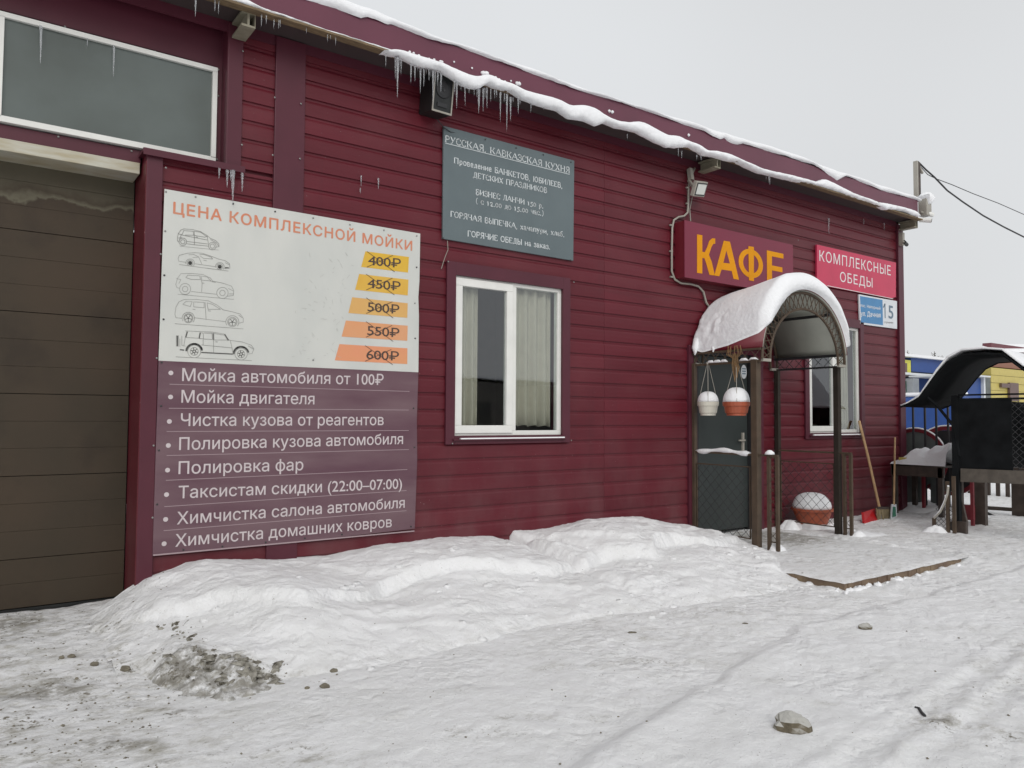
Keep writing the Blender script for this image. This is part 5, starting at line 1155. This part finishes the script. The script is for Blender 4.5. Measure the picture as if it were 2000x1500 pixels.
def disc(cpx, cpy, rpx, X, m1, m2, label):
    c = PX(cpx, cpy, X); r = rpx*(c-CAM).length/1500*1.08; t = thing('round_table_top', label, 'disc', (c.x, c.y, c.z-r), 'round table tops standing on edge')
    def ring(R0_, R1_, x, th, m, nm):
        mb = MB()
        for i in range(40):
            a, b = 2*math.pi*i/40, 2*math.pi*(i+1)/40
            q = lambda R_, a: Vector((x, c.y+R_*math.cos(a), c.z+R_*math.sin(a)))
            mb.prism([q(R0_, a), q(R0_, b), q(R1_, b), q(R1_, a)], (th, 0, 0))
        mb.build(nm, m, t)
    ring(r*.89, r, X, .05, RIMR, 'rim'); ring(.0005, r*.885, X+.015, .03, m2, 'face')
    kind(MB().tube([(X+.02, c.y+r*1.01*math.cos(a), c.z+r*1.01*math.sin(a)) for a in np.linspace(.5, 2.7, 16)], [.003]+[.016]*14+[.003], 6).build('snow', SNOW, t, smooth=True), 'stuff')
disc(1787, 897, 49, 11.75, REDP, GREYW, 'grey round top with red rim standing behind the snowy table')
disc(1849, 900, 54, 11.85, MAROON2, DARKM, 'dark round top with thin red rim, half hidden by the shelter panel')
for a, b, c, d, m, lab, cat in ((1765, 800, 1790, 880, 0, 0, 0),)[:0]: pass
st = thing('storage_boards', 'grey boards and red leg stored under the snowy table', 'boards', (11.4, -.4, 0))
for a, b, yy in ((1764, 1800, 0), (1817, 1834, .04)):
    q0, q1 = PX(a, 935, 11.7+yy), PX(b, 935, 11.7+yy); MB().box(11.7+yy, 11.73+yy, q1.y, q0.y, -.02, p0.z-.03).build('board', GREYW, st)
q0 = PX(1801, 935, 11.5); MB().box(11.48, 11.52, q0.y-.04, q0.y+.0, .0, p0.z-.03).build('red_leg', RIMR, st)
tag(MB().box(XT+.02, XT+.12, p0.y-.22, p0.y-.1, p0.z, p0.z+.10).build('yellow_packet', KYEL, bevel=.01), 'crumpled yellow packet on the left end of the snowy table', 'packet')
kind(lump(lump(MB(), 11.9, -.2, -.02, .55, .15, 3), 11.5, -.75, -.02, .35, .12, 4).build('snow_heap', SNOW, smooth=True), 'stuff', 'snow drifted under the outdoor table')
# ================================================================== SHELTER ON THE RIGHT
SH = thing('grill_shelter', 'dark arched shelter with mesh panel and plank bench at the right edge', 'shelter', (10.2, -2.0, 0))
XA, XB = 9.6, 11.2
prof = [(-.93, 1.50), (-1.02, 1.535), (-1.16, 1.61), (-1.28, 1.77), (-1.38, 1.90), (-1.50, 2.03), (-1.66, 2.105), (-1.9, 2.11), (-2.1, 2.085), (-2.31, 1.90), (-2.5, 1.78), (-2.68, 1.58)]
profB = [(y+.24, z-.02) for y, z in prof]
v = []
for (y, z) in prof: v.append((XA, y, z))
for (y, z) in prof: v.append((XB, y+.24, z))
n = len(prof)
so_ = link_mesh('roof_sheet', v, [(i, i+1, n+i+1, n+i) for i in range(n-1)], mat('dark_roof_sheet', (.007, .008, .009), .8, var=.3, spec=.1), SH, smooth=True); sm = so_.modifiers.new('t', 'SOLIDIFY'); sm.thickness = .012
v = [(x, y+dy, z+.016+h) for x in (XA-.01, XA+.25, XB) for (y, z, dy, h) in [(y, z, .24 if x > XA+1 else (.04 if x > XA else 0), max(.0, .05*(1-((i-6.5)/5.)**2))) for i, (y, z) in enumerate(prof)]]
f = [(r*n+i, r*n+i+1, (r+1)*n+i+1, (r+1)*n+i) for r in range(2) for i in range(n-1)]
o = link_mesh('shelter_snow', v, f, SNOW, None, smooth=True); sm = o.modifiers.new('t', 'SOLIDIFY'); sm.thickness = .02; kind(o, 'stuff', 'thin smooth snow on top of the dark arched shelter')
MB().tube([(XA, y, z-.01) for y, z in prof], .014, 6).build('arch', MATTE, SH); MB().tube([(XB, y+.24, z-.01) for y, z in prof], .014, 6).build('arch', MATTE, SH)
for x, y in ((XA+.05, -1.56), (XB, -1.2), (XA+.05, -2.66), (XB, -2.66)): MB().box(x-.035, x+.035, y-.035, y+.035, -.05, 1.62).build('post', MATTE, SH)
MB().tube([(XA+.03, -1.60, .9), (XA+.03, -1.55, 1.25), (XA+.03, -1.36, 1.5), (XA+.03, -1.25, 1.60)], .018, 8).build('brace', MATTE, SH)
MB().box(XA+.04, XA+.06, -2.16, -1.56, .72, 1.57).build('side_panel', MATTE, SH)
MB().box(XB+.3, XB+.32, -2.7, -1.1, .7, 1.50).build('back_panel', MATTE, SH)
MB().box(XA+.07, XB+.3, -1.62, -1.58, .72, 1.57).build('side_panel', MATTE, SH)
for z in (1.575, .74): MB().box(XA+.035, XA+.065, -2.66, -1.60, z-.012, z+.012).build('rail', MATTE, SH)
MB().box(XA+.03, XA+.06, -2.66, -1.60, 1.615, 1.635).build('rail', MATTE, SH)
diamond(MB(), (XA+.05, -2.64, .75), (0, 1, 0), (0, 0, 1), .62, .8, .075, .004).build('wire_mesh', DARKM, SH)
diamond(MB(), (XB+.25, -2.64, .75), (0, 1, 0), (0, 0, 1), 1.2, .8, .09, .006).build('wire_mesh', DARKM, SH)
q = [PX(a, b, XA+.02) for a, b in ((1876, 915), (2030, 921), (2030, 947), (1876, 941))]
MB().prism(q, (.06, 0, 0)).build('plank_rail', mat('grey_brown_plank', (.10, .085, .07), .6, var=.2, nscale=12), SH)
for px, X, w, m in ((1914, 10.6, .07, DWOOD), (1991, 12.2, .09, DWOOD)):
    q0 = PX(px, 940, X); MB().box(X-.04, X+.04, q0.y-w, q0.y+w, -.04, .66).build('post', m, SH)
q0 = PX(1898, 940, 10.4); MB().box(10.38, 10.42, q0.y-.02, q0.y+.015, .0, .66).build('red_post', RIMR, SH)
q0 = PX(1889, 1010, 10.5); MB().box(10.48, 10.55, q0.y-.08, q0.y+.1, .06, .25).build('red_box', RIMR, SH, bevel=.01)
# small tilted fence with curved pipe
cf = thing('curved_fence', 'small tilted mesh fence with a curved snowy pipe below the shelter', 'fence', (9.6, -1.4, 0))
pipe = [PX(a, b, 9.45) for a, b in ((1824, 1012), (1836, 1000), (1844, 984), (1850, 966), (1852, 950))]
MB().tube(pipe, .013, 8).build('pipe', STEEL, cf); kind(MB().tube([p+Vector((0, 0, .012)) for p in pipe], .012, 8).build('snow', SNOW, cf, smooth=True), 'stuff')
for a, b in ((1824, 1012), (1850, 940), (1862, 930)):
    q0 = PX(a, b, 9.47); MB().box(9.46, 9.49, q0.y-.018, q0.y+.018, -.05, q0.z).build('post', BROWN, cf)
q0 = PX(1828, 1040, 9.47); q1 = PX(1862, 1040, 9.47)
diamond(MB(), (9.475, q1.y, -.03), (0, 1, 0), (0, 0, 1), q0.y-q1.y, .36, .055, .003).build('wire_mesh', DARKM, cf)
bl = MB(); 
for a, b, c, d in ((1850, 1018, 1868, 1040), (1870, 1018, 1888, 1040)):
    q0 = PX(a, b, 9.6); q1 = PX(c, d, 9.6); bl.box(9.58, 9.64, q1.y, q0.y, -.04, q0.z)
tag(bl.build('wooden_trestle', DWOOD), 'low dark wooden trestle at the foot of the shelter post', 'trestle')
tag(MB().prism([PX(1858, 930, 9.7), PX(1868, 930, 9.7), PX(1888, 1020, 9.7), PX(1872, 1020, 9.7)], (.04, 0, 0)).build('leaning_board', DWOOD), 'dark board leaning against the shelter post', 'board')
kind(lump(lump(MB(), 9.45, -1.40, -.04, .15, .10, 5), 9.62, -1.5, -.04, .16, .07, 6).build('snow_heap', SNOW, smooth=True), 'stuff', 'snow gathered at the foot of the small curved fence')
# picket fence further back, dark pickets before white snow
pk = thing('picket_fence', 'dark upright picket fence seen between shelter posts', 'fence', (15, -.5, 0))
for k in range(22):
    y = .75-k*.155; MB().box(14.98, 15.02, y-.03, y+.03, -.04, .78).build('picket', DWOOD, pk)
MB().box(15.02, 15.05, -2.7, .8, .6, .68).build('rail', DWOOD, pk)
kr = thing('curved_metal_rails', 'pair of dark sagging curved metal rails on the snow at the right edge', 'rails', (12, -1.5, 0))
MB().tube([PX(a, b, 11.9) for a, b in ((1920, 998), (1940, 1008), (1965, 1016), (2000, 1020), (2040, 1020))], .02, 8).build('rail', DARKM, kr)
MB().tube([PX(a, b, 11.6) for a, b in ((1896, 996), (1920, 1011), (1950, 1021), (1985, 1025), (2040, 1024))], .02, 8).build('rail', DARKM, kr)
for px in (1935, 1952, 1970): MB().tube([PX(px, 1003+(px-1920)*.3, 11.9), PX(px-4, 1014+(px-1920)*.2, 11.6)], .01, 6).build('rung', DARKM, kr)
MB().bar(PX(1900, 990, 12.2), PX(2050, 1000, 12.2), .06, .05).build('ground_beam', DWOOD, kr)
# ================================================================== KIOSKS, FAR SCENERY
YKK = 8.0
def wb(px0, px1, py0, py1, Y, depth, name, m, parent):
    a = P(px0, (py0+py1)/2, Y); b = P(px1, (py0+py1)/2, Y); t = P((px0+px1)/2, py0, Y).z; bt = P((px0+px1)/2, py1, Y).z
    return MB().box(a.x, b.x, Y, Y+depth, bt, t).build(name, m, parent)
kb = thing('blue_kiosk', 'blue market kiosk with yellow end fascia and white pillars', 'kiosk', (30, 8, 0))
wb(1766, 1830, 738, 900, YKK+.5, .2, 'wall', KBLUE, kb); wb(1730, 1764, 742, 900, YKK+.6, .3, 'wall', BLDG2, kb)
wb(1780, 1925, 702, 731, YKK, .5, 'fascia', KBLUE, kb); wb(1740, 1779, 702, 731, YKK, .5, 'fascia', KLIM, kb); wb(1764, 1772, 709, 728, YKK-.06, .04, 'brown_mark', KBRN, kb)
wb(1740, 1925, 732, 736, YKK-.1, .6, 'ledge', PLATEW, kb); wb(1740, 1925, 736, 739, YKK+.1, .4, 'under_board', KBRN, kb)
wb(1784, 1796, 739, 880, YKK+.1, .3, 'pillar', PLATEW, kb); wb(1766, 1784, 745, 765, YKK+.35, .1, 'sign_board', PLATEW, kb)
random.seed(9); mb = MB()
for k in range(9):
    a0 = random.uniform(-1, 1); q = P(1773, 782, YKK+.33); mb.strip([q, q+Vector((.5*math.sin(a0), 0, .7*math.cos(a0)))], .07)
wb(1766, 1784, 766, 790, YKK+.36, .06, 'poster', BLDG2, kb); mb.build('leaf_drawing', GREEN, kb)
wb(1766, 1784, 792, 900, YKK+.38, .06, 'shutter', GREYW, kb)
for px in (1845, 1868, 1890): wb(px, px+1.5, 739, 880, YKK+.42, .06, 'seam', NAVY, kb)
wb(1838, 1925, 738, 900, YKK+.45, .3, 'wall', KBLUE, kb)
kind(wb(1736, 1930, 697, 702, YKK-.2, 1.5, 'snow', SNOW, kb), 'stuff')
ky = thing('yellow_kiosk', 'yellow plank kiosk with a big brown numeral 1', 'kiosk', (36, 7, 0))
for i in range(8):
    z_ = 724+i*14; wb(1936, 2080, z_+.6, z_+14, YKK-1, .8, 'plank', KYEL, ky)
wb(1973, 1990, 748, 783, YKK-1.1, .08, 'numeral', KBRN, ky); wb(1957, 1973.2, 749, 757, YKK-1.1, .08, 'numeral', KBRN, ky)
wb(1930, 2090, 712, 723, YKK-.9, .6, 'roof', mat('brown_roof', (.25, .11, .07), .6), ky)
kind(wb(1926, 2090, 694, 712, YKK-.2, .8, 'snow', SNOW, ky), 'stuff')
kbb = thing('blue_stall', 'small blue stall between the blue and yellow kiosks', 'kiosk', (33, 6, 0))
wb(1880, 1923, 738, 792, YKK-1.6, .3, 'wall', KBLUE, kbb); wb(1922, 1925, 734, 792, YKK-1.7, .1, 'pillar', PLATEW, kbb); wb(1880, 1935, 732, 735, YKK-1.9, 1.8, 'roof_edge', PLATEW, kbb); wb(1926, 1935, 738, 800, YKK-1.3, 1, 'board', GREYW, kbb)
vn = thing('white_van', 'snow covered pale van roof showing above the dark shelter panel', 'van', (24, 4, 0))
q0, q1 = P(1876, 790, 4), P(1935, 790, 4)
MB().prism([(q0.x, 4, .5), (q1.x, 4, .5), (q1.x, 4, 1.25), (q1.x-.6, 4, 1.55), (q1.x-1.2, 4, 1.95), (q0.x+.2, 4, 2.0), (q0.x, 4, 1.8)], (0, 1.8, 0)).build('body', KBLUE, vn, bevel=.08)
MB().box(q0.x+.3, q1.x-1.3, 3.98, 3.995, 1.45, 1.85).build('window', BLACK, vn); kind(MB().box(q0.x+.2, q1.x-1.25, 4.05, 5.75, 2.0, 2.12).build('snow', SNOW, vn, bevel=.05), 'stuff')
for x in (q0.x+.8, q1.x-.8): MB().tube([(x, 3.97, .38), (x, 4.2, .38)], .4, 20).build('wheel', BLACK, vn)
rb = thing('red_gabled_house', 'distant house with a snowy roof and dark red wall behind the kiosks', 'house', (52, 18, 0))
wb(1937, 2100, 681, 760, 19, .6, 'wall', mat('dark_red_far', (.14, .04, .05), .6), rb)
kind(MB().prism([P(1915, 687, 18.6), P(2110, 690, 18.6), P(2110, 675, 19.4), P(1940, 675, 19.4)], (0, .4, .15)).build('snow', SNOW, rb), 'stuff')
# bare trees on the horizon
def tree(px, py, Y, label):
    top = P(px, py, Y); x, z1 = top.x, top.z; t = thing('bare_tree', label, 'tree', (x, Y, 0), 'bare trees on the horizon'); random.seed(int(px))
    MB().tube([(x, Y, -.3), (x, Y, z1*.5), (x, Y, z1)], [.18, .11, .02], 6).build('trunk', BARK, t); mb = MB()
    for k in range(90):
        h = random.uniform(.35, .97); a = random.uniform(0, 6.3); l = (1.05-h)*z1*.35*random.uniform(.6, 1.2); s = Vector((x, Y, z1*h))
        e = s+Vector((l*math.cos(a), l*math.sin(a), l*.8)); mb.tube([s, e], [.03, .012], 3, cap=False)
        for j in range(3):
            u = s.lerp(e, random.uniform(.4, .95)); mb.tube([u, u+Vector((random.uniform(-1, 1), random.uniform(-1, 1), random.uniform(.3, 1)))*l*.35], [.016, .008], 3, cap=False)
    mb.build('branches', BARK, t)
tree(1825, 686, 30, 'taller bare tree above the blue kiosk roof'); tree(1773, 684, 32, 'bare tree right beside the building corner'); tree(1840, 694, 34, 'lower bare tree right of the taller one')
# across the yard, behind the camera: what the windows mirror
ob = thing('opposite_garages', 'long low dark row of garages across the yard behind the camera', 'building', (20, -38, 0))
for i in range(14):
    x = -20+i*6.5; h = 3.4+.5*math.sin(i*1.9); MB().box(x, x+6.3, -44, -38, -.3, h).build('wall', BLDG if i % 3 else BLDG2, ob)
    MB().box(x+1.6, x+4.7, -37.99, -37.95, -.2, 2.4).build('gate', DARKM, ob)
kind(MB().box(-20, 71, -44.2, -37.8, 3.95, 4.1).build('snow', SNOW, ob), 'stuff')
pcx = thing('parked_car', 'snow covered dark car parked across the yard behind the camera', 'car', (8.5, -12.5, 0))
def car(ox, oy):
    body = [(-2.1, .35), (2.1, .35), (2.15, .75), (1.3, .95), (.7, 1.38), (-.9, 1.42), (-1.6, 1.0), (-2.15, .9)]
    MB().prism([(ox+x, oy, z-.08) for x, z in body], (0, -1.7, 0)).build('body', DARKM, pcx, bevel=.08)
    kind(MB().prism([(ox+x, oy+.03, z-.05) for x, z in ((-1.6, 1.0), (-.9, 1.42), (.7, 1.38), (1.3, .95), (2.1, .8), (2.1, .88), (1.35, 1.06), (.75, 1.5), (-.9, 1.55), (-1.7, 1.1))], (0, -1.76, 0)).build('snow', SNOW, pcx, bevel=.05), 'stuff')
    for x in (-1.3, 1.3): MB().tube([(ox+x, oy+.02, .25), (ox+x, oy-.2, .25)], .32, 20).build('wheel', BLACK, pcx)
car(8.5, -11.7)
# ================================================================== STONES, CLODS
def stone(x, y, r, label, m=ROCK, seed=0, flat=.6, group=None, sink=.3, name='stone'):
    random.seed(seed); v = []; n1, n2 = 9, 14; off = random.uniform(0, 50)
    for i in range(n1+1):
        th = math.pi*i/n1
        for j in range(n2):
            ph = 2*math.pi*j/n2; dx, dy, dz = math.sin(th)*math.cos(ph), math.sin(th)*math.sin(ph), math.cos(th)
            k = r*(1+.34*float(fbm(np.array([dx*1.7+off]), np.array([dy*1.7+dz*1.9]), 3, seed)[0])); k = min(k, r*1.08)
            v.append((x+k*(.81*dx+.4*dy), y+k*(-.59*dx+.5*dy), k*flat*dz))
    z = surf(x, y); v = [(a, b, c+z+r*flat*(1-sink*2)) for a, b, c in v]
    f = [(i*n2+j, (i+1)*n2+j, (i+1)*n2+(j+1) % n2, i*n2+(j+1) % n2) for i in range(n1) for j in range(n2)]
    o = link_mesh(name, v, f, m)
    return tag(o, label, 'stone', group) if label else o
def frosted():
    m = mat('frosted_rock', (.17, .145, .1), .9, nscale=30, col2=(.09, .075, .05), bump=.6, bscale=60); n = m.node_tree; b = n.nodes['Principled BSDF']
    g = n.nodes.new('ShaderNodeNewGeometry'); sx = n.nodes.new('ShaderNodeSeparateXYZ'); n.links.new(g.outputs['Normal'], sx.inputs[0])
    nz = n.nodes.new('ShaderNodeTexNoise'); nz.inputs['Scale'].default_value = 30; n.links.new(g.outputs['Position'], nz.inputs['Vector'])
    ad = n.nodes.new('ShaderNodeMath'); ad.operation = 'MULTIPLY_ADD'; ad.inputs[1].default_value = .6; n.links.new(nz.outputs['Fac'], ad.inputs[0]); n.links.new(sx.outputs['Z'], ad.inputs[2])
    r = n.nodes.new('ShaderNodeMapRange'); r.inputs[1].default_value = .45; r.inputs[2].default_value = .75; n.links.new(ad.outputs[0], r.inputs[0])
    k = n.nodes.new('ShaderNodeMixRGB'); src = b.inputs['Base Color'].links[0].from_socket; n.links.new(r.outputs[0], k.inputs[0]); n.links.new(src, k.inputs[1]); k.inputs[2].default_value = (.42, .415, .39, 1)
    n.links.new(k.outputs[0], b.inputs['Base Color']); return m
ROCKF = frosted()
st_ = [(1547, 1424, .088, 'largest icy brown stone lying on the snow near the bottom right'), (1690, 1228, .045, 'grey stone half buried in snow below the platform edge'), (634, 1343, .026, 'dark stone on the snow right of the dirty heap'), (600, 1345, .014, 'tiny dark pebble just left of the dark stone by the dirty heap'), (652, 1312, .022, 'dark lump standing in snow above the dark stone'), (245, 1309, .030, 'tan stone on the grey ice left of the dirty heap'), (140, 1284, .022, 'small dark stone on the grey ice, further left than the tan one'), (120, 1286, .016, 'smallest grey stone on the ice at the left'), (185, 1300, .024, 'flat dark stone between the tan stone and the small dark one'), (150, 1326, .010, 'dark pebble below the stones on the left ice'), (1455, 1218, .022, 'flat grey stone in front of the left end of the platform edge'), (1235, 1235, .03, 'flat grey crust lump on the packed snow in the middle')]
for i, (a, b, r, l) in enumerate(st_):
    q = hit(a, b); stone(q.x, q.y, r, l, seed=i+20, flat=(.72 if i == 0 else .62) if i != 10 and i != 11 else .2, sink=.40 if i == 0 else .3, m=ROCKF if i < 2 else ROCK)
tag(MB().tube([PZ(a, b, -.055) for a, b in ((1787, 1382), (1795, 1384), (1800, 1392), (1806, 1398))], .008, 6).build('stick', DARKM), 'short dark bent stick on the snow at the lower right', 'stick')
# dirty frozen heap at the bank's left foot
def heap():
    random.seed(77); V = []; F = []; path = [(345, 1222), (360, 1235), (375, 1262), (400, 1282), (425, 1302), (455, 1318), (490, 1322), (520, 1318), (545, 1305)]
    blob = [(350, 1330), (370, 1325), (330, 1300), (395, 1335), (430, 1330), (320, 1275), (345, 1290), (385, 1310), (470, 1300), (510, 1305), (450, 1335), (480, 1290)]
    for k in range(330):
        p = random.choice(path+path+blob); a = p[0]+random.gauss(0, 15); b = p[1]+random.gauss(0, 10); q = hit(a, b)
        r = random.choice((.004, .005, .007, .008, .011, .018, .024 if b > 1280 else .012))*random.uniform(.7, 1.3); z = surf(q.x, q.y)-r*.1; k0 = len(V); n1, n2 = 4, 6; ax1, ax2, tl = random.uniform(1, 2.2), random.uniform(.5, 1), random.uniform(-.5, .5); ar = random.uniform(0, 6.28); ar = (math.cos(ar), math.sin(ar))
        for i in range(n1+1):
            th = math.pi*i/n1
            for j in range(n2):
                ph = 2*math.pi*j/n2; kk = r*random.uniform(.6, 1.35); e1, e2 = kk*math.sin(th)*math.cos(ph)*ax1, kk*math.sin(th)*math.sin(ph)*ax2; V.append((q.x+e1*ar[0]-e2*ar[1], q.y+e1*ar[1]+e2*ar[0], z+kk*.6*math.cos(th)+e1*tl))
        F += [(k0+i*n2+j, k0+(i+1)*n2+j, k0+(i+1)*n2+(j+1) % n2, k0+i*n2+(j+1) % n2) for i in range(n1) for j in range(n2)]
    kind(link_mesh('dirty_clods', V, F, CLOD, None), 'stuff', 'heap of dirty frozen clods and gravel at the left foot of the snow bank')
    V = []; F = []
    for k in range(300):
        if k < 220: a = random.uniform(0, 330); b = random.uniform(1205, 1500)
        else: a = random.uniform(0, 2000); b = random.uniform(1230, 1500)
        q = PZ(a, b, -.06); r = random.uniform(.002, .007)*(1.2 if k < 500 else .8); z = surf(q.x, q.y)+r*.1; k0 = len(V)
        for d in ((1, 0, 0), (-1, 0, 0), (0, 1, 0), (0, -1, 0), (0, 0, .7), (0, 0, -.7)): V.append((q.x+d[0]*r*random.uniform(.6, 1.4), q.y+d[1]*r*random.uniform(.6, 1.4), z+d[2]*r))
        F += [(k0+i, k0+j, k0+4) for i, j in ((0, 2), (2, 1), (1, 3), (3, 0))]+[(k0+j, k0+i, k0+5) for i, j in ((0, 2), (2, 1), (1, 3), (3, 0))]
    kind(link_mesh('gravel', V, F, ROCK, None), 'stuff', 'loose grit scattered over the packed snow')
heap()

def chunks():
    random.seed(41); V = []; F = []
    for k in range(150):
        x = random.uniform(1.0, 6.6); yb = float(np.interp(x, BX, BY)); t = random.choice((random.gauss(.97, .07), random.uniform(.35, 1.0), random.gauss(.62, .06))); y = yb*max(.1, t)
        if x < 2.0 and random.random() < .4: continue
        r = random.choice((.006, .008, .012, .018, .026))*random.uniform(.7, 1.3); z = surf(x, y)-r*.1; k0 = len(V); n1, n2 = 4, 7
        for i in range(n1+1):
            th = math.pi*i/n1
            for j in range(n2):
                ph = 2*math.pi*j/n2; kk = r*random.uniform(.75, 1.25); V.append((x+kk*math.sin(th)*math.cos(ph)*1.2, y+kk*math.sin(th)*math.sin(ph), z+kk*.65*math.cos(th)))
        F += [(k0+i*n2+j, k0+(i+1)*n2+j, k0+(i+1)*n2+(j+1) % n2, k0+i*n2+(j+1) % n2) for i in range(n1) for j in range(n2)]
    kind(link_mesh('snow_chunks', V, F, GROUNDM, None, smooth=True), 'stuff', 'broken chunks of shovelled snow lying on and below the bank')
chunks()
